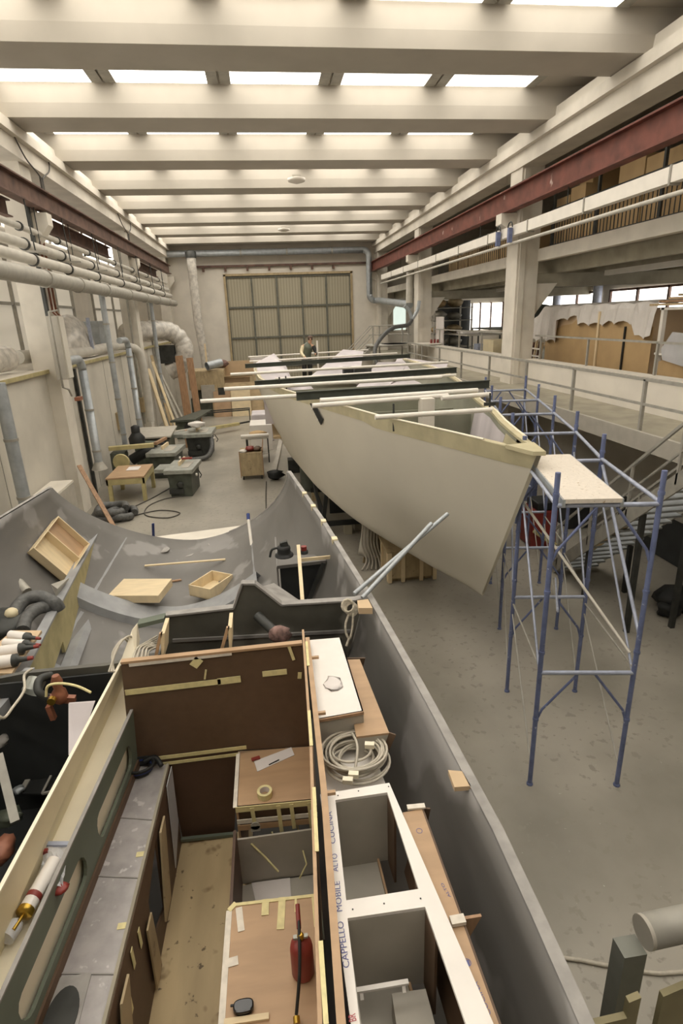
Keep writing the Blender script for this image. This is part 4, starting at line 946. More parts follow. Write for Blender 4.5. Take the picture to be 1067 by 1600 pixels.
# cartons and plywood sheets
t = thing('cardboard_box', 'big open cardboard box before the gate at the far left', 'box', (-1.9, 37.5, 0))
b = MB(); b.box((-3.0, 36.6, 1.2), (-2.97, 38.0, 2.6)); b.box((-3.0, 38.0, 1.2), (-.7, 38.05, 3.1)); b.box((-.72, 36.6, 1.2), (-.68, 38.0, 2.6)); b.box((-3.0, 36.6, 1.2), (-.7, 36.63, 2.2)); b.box((-3.0, 36.6, 1.18), (-.7, 38, 1.2)); b.build('body', m_cardp, t)
MB().slab([(-3.0, 36.6, 2.2), (-.8, 36.6, 2.25), (-.8, 36.2, 2.35), (-3.0, 36.2, 2.3)], (0, 0, .02)).build('flap', m_pale, t)
MB().box((-3.0, 36.7, 0), (-.7, 38.0, 1.18)).build('pallet_box', m_mahog, t)
for i, (x0, x1, z, y, mm, lb) in enumerate(((-3.3, -.25, 1.95, 35.6, m_ply, 'largest plywood sheet standing in the stack before the big gate'), (-3.2, -2.2, 1.5, 35.4, m_okume, 'small reddish plywood sheet leaning at the left of the sheet stack'),
                                     (-2.15, -1.0, 1.6, 35.3, m_pale, 'small pale birch sheet leaning in the middle of the sheet stack'), (-.95, -.05, 2.3, 35.9, m_plyd, 'tall narrow plywood sheet at the right of the sheet stack'))):
    one(MB().slab([(x0, y, 0), (x1, y, 0), (x1, y+.35, z), (x0, y+.35, z)], (0, .03, 0)), 'plywood_sheet', mm, lb, 'plywood')
one(MB().box((-.9, 38.6, 0), (.2, 38.9, 3.2)), 'white_board', m_paper, 'pale panel standing before the left half of the gate', 'board')
one(MB().box((-3.7, 38.4, 0), (-3.6, 38.5, 4.2)), 'thin_batten', m_pale, 'thin upright batten against the far wall left of the gate', 'batten')
one(MB().box((-3.2, 38.8, 0), (-1.2, 39.6, 2.1)), 'dark_locker', m_iron, 'dark locker behind the cardboard box', 'locker')
# dark bicycle like clutter beyond the port quarter
t = thing('tool_trolley', 'dark tool trolley crowded with bottles beyond the port side of the hull', 'trolley', (.3, 33, 0))
MB().box((-.15, 32.6, 0.1), (.95, 33.5, 2.1)).build('body', m_black, t, bevel=.03); MB().bar((.25, 32.5, 0), (.25, 32.5, 1.3), .12, .1).build('bottle', m_bluel, t); MB().lathe((.5, 32.4, 0), [(.12, 0), (.12, .9), (.05, 1.1)], 10).build('bottle', m_wood, t)
MB().lathe((.78, 32.4, 0), [(.12, 0), (.12, .8), (.05, 1.0)], 10).build('bottle', m_mahog, t)
# carts under port quarter
t = thing('rag_cart', 'wheeled plywood cart heaped with rags on the workshop floor', 'cart', (-.73, 20.8, 0))
MB().box((-1.14, 20.35, .15), (-.32, 21.3, 1.0)).build('box', m_plyd, t, bevel=.01)
for x in (-1.06, -.4):
    for y in (20.45, 21.2): MB().lathe((x-.02, y, .075), [(.075, 0), (.075, .04)], 12, (1, 0, 0)).build('wheel', m_iron, t)
b = MB(); b.tube((-1.14, 20.35, .1), (-1.14, 20.35, 1.06), .015, 6); b.tube((-.32, 20.35, .1), (-.32, 20.35, 1.1), .015, 6); b.path([(-.32, 20.35, 1.0), (-.28, 20.8, 1.3), (-.28, 21.3, 1.3)], .02, 6); b.build('frame', m_wood, t)
one(bag((-.75, 20.7, 1.0), .2, .25, .09, 84, rough=.3), 'red_rag', m_red, 'red rag in the plywood cart', 'rag')
one(bag((-1.0, 20.5, .99), .15, .15, .06, 85, rough=.3), 'white_rag', m_white, 'whitish green rag at the left of the plywood cart', 'rag')
one(bag((-.48, 20.7, 1.0), .15, .25, .08, 86, rough=.3), 'brown_rag', m_mahog, 'brown rag at the right of the plywood cart', 'rag')
t = thing('roll_trolley', 'tubular trolley with a long white roll across its top', 'trolley', (-.55, 23.2, 0))
for x in (-.95, -.1):
    for y in (22.9, 24.0): MB().tube((x, y, 0), (x, y, 1.0), .025, 6).build('leg', m_iron, t)
for z in (.35, .98): MB().box((-.97, 22.88, z), (-.08, 24.02, z+.03)).build('shelf', m_greyp, t)
one(MB().tube((-1.15, 22.9, 1.11), (-.05, 22.95, 1.11), .08, 12), 'white_roll', m_white, 'long white roll lying across the tubular trolley', 'roll')
one(bag((-.5, 23.5, 1.01), .35, .3, .1, 87), 'brown_bundle', m_card, 'brown bundle behind the white roll', 'bundle')
one(MB().box((-.85, 25.2, 0), (.1, 26.6, 1.15)), 'white_box', m_whitep, 'white box standing beyond the tubular trolley', 'box', bevel=.02)
one(MB().box((-.8, 27.2, 0), (.2, 28.6, 1.3)), 'sheeted_box', m_lav, 'white sheeted box farthest along the port side', 'box', bevel=.05)
one(MB().bar((.05, 21.0, .06), (.5, 26.8, .06), .18, .12), 'floor_beam', m_greyp, 'grey beam lying on the floor under the port bilge', 'beam')
one(bag((.1, 20.2, 0), .3, .25, .18, 88, rough=.35), 'dark_rags', m_black, 'black rags dropped on the floor under the port bilge', 'rags')
one(MB().box((.6, 20.9, .0), (1.6, 21.4, .5)), 'cradle_block', m_iron, 'dark steel block supporting the middle of the hull', 'support')
one(MB().bar((.8, 24.8, 0), (.6, 24.8, 1.5), .12, .12), 'prop', m_conc, 'pale prop holding the port side of the hull', 'prop')
one(MB().path(smoothpts([(-.25, 19.9, .02), (-.28, 18, .02), (-.3, 16.2, .02), (-.45, 15.2, .02), (-.9, 14.3, .02)]), .02, 6), 'floor_cable', m_cabled, 'dark cable running along the floor beside the plywood cart', 'cable')
one(MB().path(smoothpts([(1.0, 2.9, .02), (2.0, 3.3, .02), (3.2, 3.0, .02), (4.5, 3.35, .02), (6.3, 3.6, .02)]), .018, 6), 'floor_cable', m_cable, 'thin pale cable crossing the empty floor at the lower right', 'cable')
# ================================================================ FOREGROUND BOAT
GT = [(-1.5, -1.7, 2.5, .45), (1.3, -1.70, 2.68, .35), (2.1, -1.70, 2.68, .35), (3.2, -1.70, 2.62, .38), (4.66, -1.70, 2.51, .45), (7.0, -1.68, 2.26, .8), (9.6, -1.68, 1.95, 1.2)]   # Y, cx, half beam, keel z
def gx(y, th, dz=0.0):
    c, hb, zb = tab(GT, y); n = 1.72
    cx_, sn = math.cos(th), math.sin(th)
    x = c+hb*math.copysign(abs(cx_)**(2/n), cx_); z = 3.0-(3.0-zb)*abs(sn)**(2/n)
    k = max(0, min(1, (y-6)/3.6)); k *= k
    return V(x, y+k*1.0*(3.0-z), z+dz)
TH = [PI*i/36 for i in range(37)]
def gz(x, y):
    y0 = y; z = 1.5
    for _ in range(25):
        k = max(0, min(1, (y0-6)/3.6)); y0 = .5*y0+.5*(y-k*k*(3-z))
        c, hb, zb = tab(GT, y0); n = 1.72; u = min(1, abs(x-c)/hb)
        z = 3-(3-zb)*(1-u**n)**(1/n)
    return z
def on_hull(u, v, lift=0.0):
    """where the hull inside is met beneath photo position (u, v), raised by lift"""
    d = ROT @ _ray(u, v); d = d/d.y; t = 4.0
    while t < 14:
        q = V(d.x*t, t, H+d.z*t)
        if q.z < 3 and gz(q.x, q.y)+lift >= q.z: return q
        t += .02
    return q
YG = [-1.5+.45*i for i in range(24)]+[9.3, 9.6]; YG = sorted(set(y for y in YG if y < 9.61))
boat = thing('carbon_hull', 'dark grey open hull shell under construction filling the foreground', 'boat hull', (-1.7, 4, 0))
MB().grid([[gx(y, t) for t in TH] for y in YG]).build('hull_shell', m_carb, boat, solid=.03)
rr = []
for y in YG:
    p = gx(y, 0); rr.append([p+V(-.012, 0, .02), p+V(.045, 0, .02), p+V(.045, 0, -.02), p+V(-.012, 0, -.03)])
MB().grid(rr, False).build('gunwale_flange', m_flange, boat)
rr = []
for y in YG:
    p = gx(y, PI); rr.append([p+V(.012, 0, .02), p+V(-.045, 0, .02), p+V(-.045, 0, -.02), p+V(.012, 0, -.03)])
MB().grid(rr, False).build('gunwale_flange', m_flange, boat)
MB().path([gx(9.6, t, .0) for t in TH if t < 1.2], .03, 6).build('transom_edge', m_flange, boat)
for i, (t0) in enumerate((.06, .10, .2, .24)): 
    q = gx(8.2-1.3*(i/2), 0); MB().box((q.x-.02, q.y-.05, q.z-.03), (q.x+.045, q.y+.05, q.z+.035)).build('flange_clip', m_cream, boat)
# supports below
for y in (0.5, 4.5, 8.0):
    zz = gx(y, PI/2).z; one(MB().box((-2.6, y-.15, 0), (-.8, y+.15, max(.15, zz-.03))), 'keel_block', m_plyd, {0.5: 'heavy timber block under the fore part of the grey hull', 4.5: 'heavy timber block under the middle of the grey hull', 8.0: 'heavy timber block under the stern of the grey hull'}[y], 'block')
# transverse laminated ribs in the after part
def rib(y0, w, h, t0, t1, mat, name='frame_rib'):
    ths = [lerp(t0, t1, i/24) for i in range(25)]; rr = []
    for t in ths:
        a = gx(y0, t); b_ = gx(y0+w, t); n = (V(tab(GT, y0)[0], y0, 3.4)-a); n.y = 0; n.normalize(); n = n*h
        rr.append([a+n*.05, a+V(0, .03, 0)+n, b_-V(0, .03, 0)+n, b_+n*.05])
    MB().grid(rr, False).build(name, mat, boat)
rib(7.75, .3, .13, PI*.26, PI*.76, m_frame_l); rib(6.4, .3, .14, PI*.26, PI*.77, m_frame_l)
for (ya, yb_, tt) in ((8.1, 9.4, PI*.72), (6.75, 7.7, PI*.72), (8.1, 9.4, PI*.27)):
    rr = [[gx(lerp(ya, yb_, i/8), tt+d, .02) for d in (-.05, -.02, .02, .05)] for i in range(9)]; MB().grid(rr).build('stringer_band', m_frame_l, boat)
for (u, v, r) in ((252, 859, .16), (292, 866, .13), (330, 850, .07)):
    p = on_hull(u, v, .01); MB().lathe((p.x, p.y, p.z-.015), [(r, 0), (r, .018)], 20).build('cured_patch', m_flange, boat)
# longitudinal board (cream faced)
t = thing('longitudinal_girder', 'long cream faced girder with grey rim running through the grey hull', 'girder', (-3.1, 8, 1.3))
A0 = P(155, 828, z=1.95); A1 = P(88, 955, z=2.0); A2 = P(38, 1052, z=2.05); A3 = A2+(A2-A1)*1.2
tops = [A0, A1, A2]; 
rr = [[p, p+V(-.02, 0, -.62)] for p in tops]
for a_, b_ in zip(tops, tops[1:]):
    MB().slab([a_, b_, b_+V(0, 0, -.62), a_+V(0, 0, -.45)], (-.04, 0, 0)).build('cream_face', m_yel, t)
    MB().slab([a_+V(.02, 0, .02), b_+V(.02, 0, .02), b_+V(-.12, 0, .02), a_+V(-.1, 0, .02)], (0, 0, -.03)).build('rim', m_frame_l, t)
rr = [[p+V(.01, 0, -.62+.0), p+V(.14, 0, -.60), p+V(.2, 0, -.68)] for p in tops]
MB().grid(rr, False).build('glass_fillet', m_frame_l, t)
# white sheet taped across the transom
one(MB().slab([P(238, 840, z=1.2), P(384, 821, z=1.2), P(386, 832, z=1.2), P(300, 846, z=1.2), P(243, 860, z=1.2)], (0, 0, .012)), 'white_sheet', m_conc, 'long white sheet laid along the transom edge of the grey hull', 'sheet')
q = P(240, 845, z=1.25); one(MB().bar(q, P(239, 818, z=1.7), .05, .015), 'blue_tape', m_bluec, 'short strip of blue tape sticking up at the left end of the white sheet', 'tape')
t = thing('white_rod', 'white rod with blue tip standing at the transom of the grey hull', 'rod', P(399, 905, y=9.3))
a_ = P(401, 915, y=9.4); c_ = P(388, 812, y=10.2); d_ = P(387.5, 803, y=10.3)
MB().tube(a_, c_, .028, 8).build('rod', m_white, t); MB().tube(c_, d_, .032, 8).build('tip', m_bluec, t)
# wooden drawers
def tray(name, lb, o, ux, uy, w, d, h, th=.018, inner=m_pale, up=None, bottom_up=False, divider=False):
    t = thing(name, lb, 'box', o); o = Vector(o); ux = Vector(ux).normalized(); uy = Vector(uy); uy = (uy-ux*uy.dot(ux)).normalized(); uz = ux.cross(uy).normalized()
    if uz.z < 0: uz = -uz
    def pl(a, b_, mat, nm): 
        x0, y0, z0_ = a; x1, y1, z1 = b_; vs = [o+ux*x+uy*y+uz*z for x, y, z in [(x0,y0,z0_),(x1,y0,z0_),(x1,y1,z0_),(x0,y1,z0_),(x0,y0,z1),(x1,y0,z1),(x1,y1,z1),(x0,y1,z1)]]
        MB().add(vs, [(0,3,2,1),(4,5,6,7),(0,1,5,4),(1,2,6,5),(2,3,7,6),(3,0,4,7)]).build(nm, mat, t)
    if bottom_up: pl((0, 0, h-th), (w, d, h), m_pale, 'base_panel')
    else: pl((0, 0, 0), (w, d, th), inner, 'base_panel')
    zt = h-th if bottom_up else h
    pl((0, 0, 0), (w, th, zt), m_pale, 'side'); pl((0, d-th, 0), (w, d, zt), m_pale, 'side'); pl((0, th, 0), (th, d-th, zt), m_pale, 'side'); pl((w-th, th, 0), (w, d-th, zt), m_pale, 'side')
    if divider: pl((th, d*.52, 0), (w-th, d*.52+th, h), m_pale, 'divider'); pl((th, d*.52+.1, th), (w-th, d-.02, th+.02), m_okume, 'loose_board')
    return t
zq_ = on_hull(210, 925).z+.05; p0 = P(170, 942, z=zq_); p1 = P(249, 942, z=zq_); p2 = P(178, 908, z=zq_)
tray('wooden_box', 'upturned pale wooden drawer lying flat at the centre of the grey hull', p0, p1-p0, p2-p0, (p1-p0).length, .62, .13, bottom_up=True)
zq_ = on_hull(330, 920).z+.06; o = P(330, 938, z=zq_); ux = P(372, 909, z=zq_)-o; uy = P(284, 917, z=zq_)-o
tray('wooden_box', 'open pale wooden drawer standing diagonally at the right of the grey hull', o, ux, uy, .62, .45, .2)
o = on_hull(98, 910, .14); ux = on_hull(137, 862, .2)-o; uy = on_hull(42, 864, .12)-o
tray('wooden_box', 'pale wooden drawer with inner divider leaning on the left side of the grey hull', o, uy, ux, uy.length, min(ux.length, 1.1), .14, divider=True)
one(MB().bar(on_hull(226, 884, .05), on_hull(352, 874, .04), .05, .02), 'thin_batten', m_pale, 'thin pale batten lying across the grey hull behind the drawers', 'batten')
one(MB().bar(on_hull(255, 910, .03), on_hull(283, 906, .03), .05, .02), 'red_strip', m_wood, 'thin reddish strip between the two centre drawers', 'strip')
# hoses on the left
one(MB().path(smoothpts([P(0, 885, z=2.3), P(20, 902, z=2.2), P(42, 925, z=2.05)]), .07, 10), 'grey_pipe', m_galvd, 'grey pipe entering from the left edge above the hoses', 'pipe')
one(MB().path(smoothpts([P(20, 962, z=2.15), P(35, 940, z=2.2), P(60, 932, z=2.2), P(85, 942, z=2.1), P(92, 952, z=2.0)]), .085, 12), 'suction_hose', m_hose, 'fat grey hose arching by the left girder, upper of two', 'hose')
one(MB().path(smoothpts([P(36, 985, z=2.05), P(42, 965, z=2.1), P(62, 950, z=2.1), P(88, 948, z=2.0)]), .08, 12), 'suction_hose', m_hose, 'fat grey hose arching by the left girder, lower of two', 'hose')
one(bag(P(20, 966, z=2.12), .08, .08, .07, 90, rough=.05), 'yellow_ball', m_cream, 'yellowish rounded lump at the end of the upper hose', 'ball')
one(bag(P(8, 985, z=1.95), .35, .3, .12, 91), 'dark_bundle', m_iron, 'dark bundle below the hoses at the left edge', 'bundle')
one(MB().slab([P(80, 915, z=2.1), P(90, 922, z=2.1), P(108, 905, z=2.05), P(88, 933, z=2.0)], (0, 0, .02)), 'metal_offcut', m_galvd, 'small bent metal offcut beside the leaning drawer', 'offcut')
# shelf with cartridges at the far left
sh = [P(65, 985, z=2.3), P(20, 985, z=2.3), P(-60, 1052, z=2.3), P(18, 1052, z=2.3)]
one(MB().slab(sh, (0, 0, -.03)), 'pale_board', m_cardp, 'pale board carrying the cartridges at the left edge', 'board')
for i, (u0, v0, u1, v1, r, lb) in enumerate(((16, 992, 40, 995, .05, 'farthest cartridge with red nozzle on the pale board'), (7, 1004, 38, 1006, .045, 'second cartridge with red nozzle on the pale board'),
                                         (2, 1018, 30, 1014, .06, 'third fat white cartridge on the pale board'), (-10, 1036, 20, 1032, .065, 'nearest white cartridge with coloured label on the pale board'))):
    a_ = P(u0, v0, z=2.3+r); c_ = P(u1, v1, z=2.3+r); dd = (c_-a_).normalized()
    t = thing('sealant_cartridge', lb, 'cartridge', a_-V(0, 0, r))
    MB().tube(a_, c_, r, 14).build('tube', m_whitep, t)
    MB().lathe(c_, [(r*1.0, 0), (r*1.02, .04), (r*.5, .06), (r*.35, .14)], 12, dd).build('gun_head', m_iron, t)
    MB().lathe(c_+dd*.14, [(r*.36, 0), (r*.3, .05)], 10, dd).build('nozzle', m_red, t)
one(MB().bar(P(-20, 1130, z=2.25), P(48, 1050, z=2.25), .1, .1), 'grey_girder', m_frame_l, 'grey laminated edge beam dropping to the left edge before the engine bay', 'beam')
one(MB().slab([P(-30, 1070, z=2.31), P(20, 1052, z=2.31), P(30, 1062, z=2.31), P(-20, 1110, z=2.31)], (0, 0, -.02)), 'brown_board', m_okume, 'small brown board under the nearest cartridge', 'board')

# ring frame across the hull
rf = thing('ring_frame', 'dark laminated ring frame crossing the grey hull behind the brown bulkhead', 'frame', (-1, 4.85, .6))
y = 4.85
def xz(u, v): return P(u, v, y=y)
top = [xz(568, 935), xz(555, 938), xz(440, 945), xz(398, 912), xz(378, 912), xz(365, 950), xz(258, 962), xz(250, 1022), xz(165, 1040), xz(40, 1052)]
lo = []
for i in range(0, 13):
    t_ = PI*(1-.12)-(PI*(1-.24))*i/12; p = gx(y, t_); lo.append(V(p.x, y, p.z+.03))
poly = top+[V(lo[0].x, y, 2.3)]+lo[0:]
MB().slab(poly, (0, .05, 0)).build('web', m_carbd, rf)
for a_, b_ in zip(top[:6], top[1:7]): MB().bar(a_+V(0, .025, .0), b_+V(0, .025, .0), .08, .018).build('rim', m_flange, rf)
MB().bar(xz(270, 1000)+V(0, -.01, 0), xz(550, 985)+V(0, -.01, 0), .02, .03).build('stiffener', m_carb, rf)
one(MB().path([P(402, 962, y=4.75), P(432, 990, y=4.55)], .045, 12), 'black_exhaust_hose', m_iron, 'short dark hose stub on the front of the ring frame', 'hose')
one(bag(P(438, 1003, y=4.5), .1, .08, .08, 93, rough=.2), 'pinkish_gland', m_rag, 'pinkish crumpled sealing at the end of the dark hose stub', 'seal')
# shelf patch behind frame, left
t = thing('locker_box', 'black open locker box built against the right side of the grey hull', 'locker', (.3, 6.6, 2.0))
y6 = 6.4
f = [P(437, 886, y=y6), P(505, 878, y=y6), P(482, 938, y=y6), P(441, 938, y=y6)]
MB().slab(f, (0, .03, 0)).build('front', m_black, t)
tp = [f[0]+V(-.03, -.03, .03), f[1]+V(.03, -.03, .03), P(508, 866, y=7.0), P(431, 868, y=7.0)]
MB().slab(tp, (0, 0, -.04)).build('top', m_carb, t)
MB().slab([f[0]+V(-.02, 0, 0), f[0]+V(-.02, .9, .05), V(f[3].x-.02, 7.3, f[3].z), f[3]+V(-.02, 0, 0)], (-.02, 0, 0)).build('side', m_carb, t)
MB().bar(f[1]+V(.0, -.02, 0), f[2]+V(0, -.02, 0), .04, .05).build('rim', m_iron, t)
q = P(444, 866, z=2.86)
t = thing('bilge_pump', 'black ribbed pump motor on top of the locker box', 'pump', (q.x, q.y, 2.84))
MB().lathe((q.x, q.y, 2.84), [(.11, 0), (.11, .02), (.075, .025), (.08, .05), (.075, .07), (.08, .09), (.075, .12), (.06, .13)], 16).build('body', m_black, t)
MB().bar((q.x-.04, q.y, 2.98), (q.x+.05, q.y, 3.0), .05, .06).build('bracket', m_iron, t); MB().path(smoothpts([(q.x-.06, q.y, 2.95), (q.x-.14, q.y, 2.93), (q.x-.17, q.y, 2.84)]), .015, 6).build('hose', m_iron, t)
q = P(475, 862, z=2.86)
t = thing('deck_fitting', 'small black fitting with orange red cap beside the black pump', 'fitting', (q.x, q.y, 2.84))
MB().lathe((q.x, q.y, 2.84), [(.05, 0), (.05, .03), (.03, .04)], 12).build('base', m_black, t); MB().lathe((q.x, q.y, 2.88), [(.035, 0), (.035, .05)], 12).build('cap', m_red, t)
one(MB().bar(P(466, 852, y=6.3), P(473, 945, y=5.3), .04, .02), 'upright_stick', m_pale, 'pale upright stick crossing the front of the locker box', 'stick')
one(MB().bar(P(470, 875, y=6.25), P(519, 870, y=6.3), .02, .04), 'level_stick', m_pale, 'short level pale stick above the locker opening', 'stick')
one(MB().slab([P(408, 918, y=5.6), P(428, 912, y=6.0), P(440, 935, y=5.8), P(475, 944, y=5.4), P(444, 945, y=5.2)], (0, .02, 0)), 'foam_patch', m_flange, 'pinkish grey rough foam patch between ring frame and locker', 'foam')
# poles, rope and cap at the gunwale
for a_, b_, lb, rr_ in (((553, 928), (699, 803), 'longer grey pole slanting out over the gunwale', .022), ((566, 934), (674, 818), 'shorter grey pole slanting out over the gunwale beside the longer one', .022)):
    A = P(a_[0], a_[1], z=3.05); B_ = P(b_[0], b_[1], z=3.5)
    one(MB().tube(A, B_, rr_, 8), 'grey_pole', m_galv, lb, 'pole')
q = P(566, 945, z=3.02); t = thing('cork_block', 'tan round ended block clamped on the gunwale', 'block', q)
MB().slab([P(558, 938, z=3.06), P(575, 936, z=3.06), P(582, 950, z=3.06), P(560, 950, z=3.06)], (0, 0, -.06)).build('block', m_cardp, t)
t = thing('rope_coil', 'knotted pale rope hanging inside the gunwale by the ring frame', 'rope', P(545, 950, y=4.7))
for k in range(5):
    c0 = P(543+k*1.5, 945+k*2.0, y=4.74); MB().path([c0+V(.055*math.cos(a), .03*math.sin(a)-.02, .05*math.sin(a)+.004*k) for a in [2*PI*i/12 for i in range(13)]], .012, 6).build('coil', m_rope, t)
MB().path(smoothpts([P(547, 955, y=4.7), P(540, 975, y=4.66), P(541, 990, y=4.62), P(546, 998, y=4.6), P(550, 985, y=4.62), P(552, 958, y=4.68)]), .011, 6).build('loop', m_rope, t)
MB().path(smoothpts([P(546, 996, y=4.6), P(543, 1004, y=4.58), P(541, 1010, y=4.56)]), .012, 6).build('tail', m_rope, t)

# ---------------------------------------------------------------- accommodation
def holed(name, outer, holes, th, mat, parent, origin_fn):
    """flat board with openings; outlines are (a, b) pairs, origin_fn maps (a, b, c) to a place point"""
    cu = bpy.data.curves.new(name, 'CURVE'); cu.dimensions = '2D'; cu.fill_mode = 'BOTH'; cu.extrude = 0
    for poly in [outer]+holes:
        sp = cu.splines.new('POLY'); sp.points.add(len(poly)-1); sp.use_cyclic_u = True
        for i, p in enumerate(poly): sp.points[i].co = (p[0], p[1], 0, 1)
    ob = bpy.data.objects.new('tmp', cu); COL.objects.link(ob)
    dg = bpy.context.evaluated_depsgraph_get(); me = bpy.data.meshes.new_from_object(ob.evaluated_get(dg))
    vs = [origin_fn(v.co.x, v.co.y) for v in me.vertices]; fs = [tuple(p.vertices) for p in me.polygons]
    bpy.data.objects.remove(ob)
    o_ = MB(); o_.add(vs, fs); r = o_.build(name, mat, parent)
    md = r.modifiers.new('thickness', 'SOLIDIFY'); md.thickness = th; md.offset = 0
    return r
YBK = 4.05
# main brown bulkhead
bk = thing('brown_bulkhead', 'large dark brown bulkhead panel edged with masking tape across the cabin', 'bulkhead', (-.6, YBK, 1.15))
def q4(u, v, yy=YBK): return P(u, v, y=yy)
MB().slab([q4(189, 1036), q4(472, 1006), q4(490, 1166), q4(371, 1172), q4(262, 1190), q4(205, 1192)], (0, .025, 0)).build('panel', m_mahog, bk)
MB().slab([q4(262, 1190), q4(372, 1172), q4(366, 1302), q4(285, 1310)], (0, .03, 0)).build('lower_panel', m_mahog2, bk)
MB().bar(q4(189, 1035)+V(0, .01, 0), q4(472, 1005)+V(0, .01, 0), .05, .02).build('top_edge', m_okume, bk)
def tapes(lst, yy, parent, w=.03, mat=m_tape, d=-.012):
    for (u0, v0, u1, v1, wd) in lst:
        a_ = q4(u0, v0, yy)+V(0, d, 0); c_ = q4(u1, v1, yy)+V(0, d, 0); MB().bar(a_, c_, .004, wd, (0, 0, 1)).build('tape_strip', mat, parent)
tapes([(196, 1081, 345, 1063.5, .05), (340, 1064, 376, 1059.5, .06), (410, 1052, 448, 1048, .05), (240, 1184, 385, 1166, .035), (255, 1192, 372, 1177, .03), (465, 1054, 471, 1054, .06)], YBK, bk)
tapes([(202, 1038, 362, 1020, .03)], YBK, bk, mat=m_tapew); tapes([(302, 1040, 312, 1028, .07), (322, 1045, 320, 1060, .015), (451, 1008, 459, 1030, .025)], YBK, bk)
for a_, c_ in (((350, 1018), (357, 978)), ((236, 1030), (250, 992))):
    A = q4(*a_)+V(0, .03, 0); B_ = q4(c_[0], c_[1])+V(0, .35, -.02)
lbs = ['wooden bracket standing behind the middle of the brown bulkhead', 'wooden bracket standing behind the left end of the brown bulkhead']
for i, (u0, u1, v0, v1) in enumerate(((344, 362, 1016, 981), (240, 256, 1030, 990))):
    t = thing('wood_bracket', lbs[i], 'bracket', q4(u0, v0))
    a_ = q4(u0, v0, 4.12); c_ = q4(u1, v0, 4.12); d_ = q4((u0+u1)/2+3, v1, 4.12)
    MB().slab([a_, V(a_.x+.025, a_.y, a_.z), V(d_.x+.012, 4.12, d_.z), V(d_.x-.012, 4.12, d_.z)], (0, .03, 0)).build('leg', m_okume, t)
    MB().slab([c_, V(c_.x-.02, c_.y, c_.z), V(d_.x, 4.12, d_.z), V(d_.x+.03, 4.12, d_.z)], (0, .25, 0)).build('web', m_pale, t)
# sole
zs = 1.15
one(MB().slab([V(-1.08, YBK-.01, zs), V(-.42, YBK-.01, zs), V(-.42, .6, zs), V(-1.1, .6, zs)], (0, 0, -.03)), 'cabin_sole', m_sole, 'worn paint spotted plywood cabin floor between the furniture', 'floor panel')
one(MB().bar(V(-1.02, 2.52, zs+.006), V(-.5, 2.52, zs+.006), .008, .004), 'sole_joint', m_black, 'dark joint line across the worn plywood cabin floor', 'joint')
one(MB().bar(q4(283, 1312, 4.0), q4(370, 1303, 4.0), .03, .03), 'floor_strip', m_teal, 'grey green strip where the cabin floor meets the brown bulkhead', 'strip')
# left counter with film covered top
t = thing('side_locker', 'long low locker with film covered top and brown front left of the cabin floor', 'cabinet', (-1.2, 2.6, zs))
zc = 2.0
ct = [P(215, 1190, z=zc), P(262, 1195, z=zc), P(165, 1590, z=zc), P(60, 1590, z=zc)]
ex = lambda a_, b_, k: b_+(b_-a_)*k
c3 = ex(ct[1], ct[2], .7); c4 = ex(ct[0], ct[3], .7)
MB().slab([ct[0], ct[1], c3, c4], (0, 0, -.02)).build('top', m_film, t)
MB().bar(ct[1]+V(.0, 0, -.0), c3, .02, .03).build('front_lip', m_conc_d, t)
fa, fb = ct[1], c3
def fp(k, z): 
    p = fa.lerp(fb, k); return V(p.x+.005+(zc-z)*.0, p.y, z)
def fmap(a_, z): return fp(a_, z)
W0 = 0.0
holes = []
hp = lambda u, v, x=-1.055: P(u, v, x=x)
# two triangular-ish hatches given along the front
h1 = [(.30, 1.93), (.34, 1.55), (.53, 1.33), (.44, 1.62)]
holes = [[(.20, 1.90), (.32, 1.74), (.335, 1.42), (.225, 1.30)], [(.56, 1.86), (.72, 1.62), (.74, 1.30), (.60, 1.22)]]
holed('front', [(0, 1.98), (1, 1.98), (1, zs), (0, zs)], holes, .018, m_mahog, t, fmap)
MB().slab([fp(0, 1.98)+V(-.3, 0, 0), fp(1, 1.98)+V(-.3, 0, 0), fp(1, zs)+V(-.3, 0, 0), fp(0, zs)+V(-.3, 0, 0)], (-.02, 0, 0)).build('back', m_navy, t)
for (k0, k1) in ((.195, .235), (.555, .60)):
    MB().slab([fp(k0, 1.92)+V(.03, 0, 0), fp(k0-.05, 1.92)+V(.03, 0, 0), fp(k1-.03, 1.3)+V(.03, 0, 0), fp(k1+.03, 1.3)+V(.03, 0, 0)], (.015, 0, 0)).build('loose_hatch', m_plyd, t)
for k in (.34, .76):
    MB().slab([fp(k, 1.72)+V(.03, 0, 0), fp(k+.04, 1.72)+V(.03, 0, 0), fp(k+.05, 1.2)+V(.03, 0, 0), fp(k, 1.2)+V(.03, 0, 0)], (.012, 0, 0)).build('loose_slat', m_plyd, t)
for k, z0_, z1 in ((.45, 1.9, 1.75), (.5, 1.8, 1.6), (.40, 1.85, 1.7)): MB().slab([fp(k, z0_)+V(.015, 0, 0), fp(k+.012, z0_)+V(.015, 0, 0), fp(k+.012, z1)+V(.015, 0, 0), fp(k, z1)+V(.015, 0, 0)], (.004, 0, 0)).build('tape_strip', m_tape, t)
for k in (.27, .43): 
    a_ = fp(k, zc+.004); MB().box((a_.x-.07, a_.y-.02, zc+.001), (a_.x, a_.y+.02, zc+.003)).build('tape_strip', m_tape, t)
MB().slab([fp(0.0, 1.98)+V(.02, 0, 0), fp(.07, 1.98)+V(.02, 0, 0), fp(.11, zs+.1)+V(.02, 0, 0), fp(.02, zs+.3)+V(.02, 0, 0)], (.006, 0, 0)).build('film_curtain', m_clear, t)
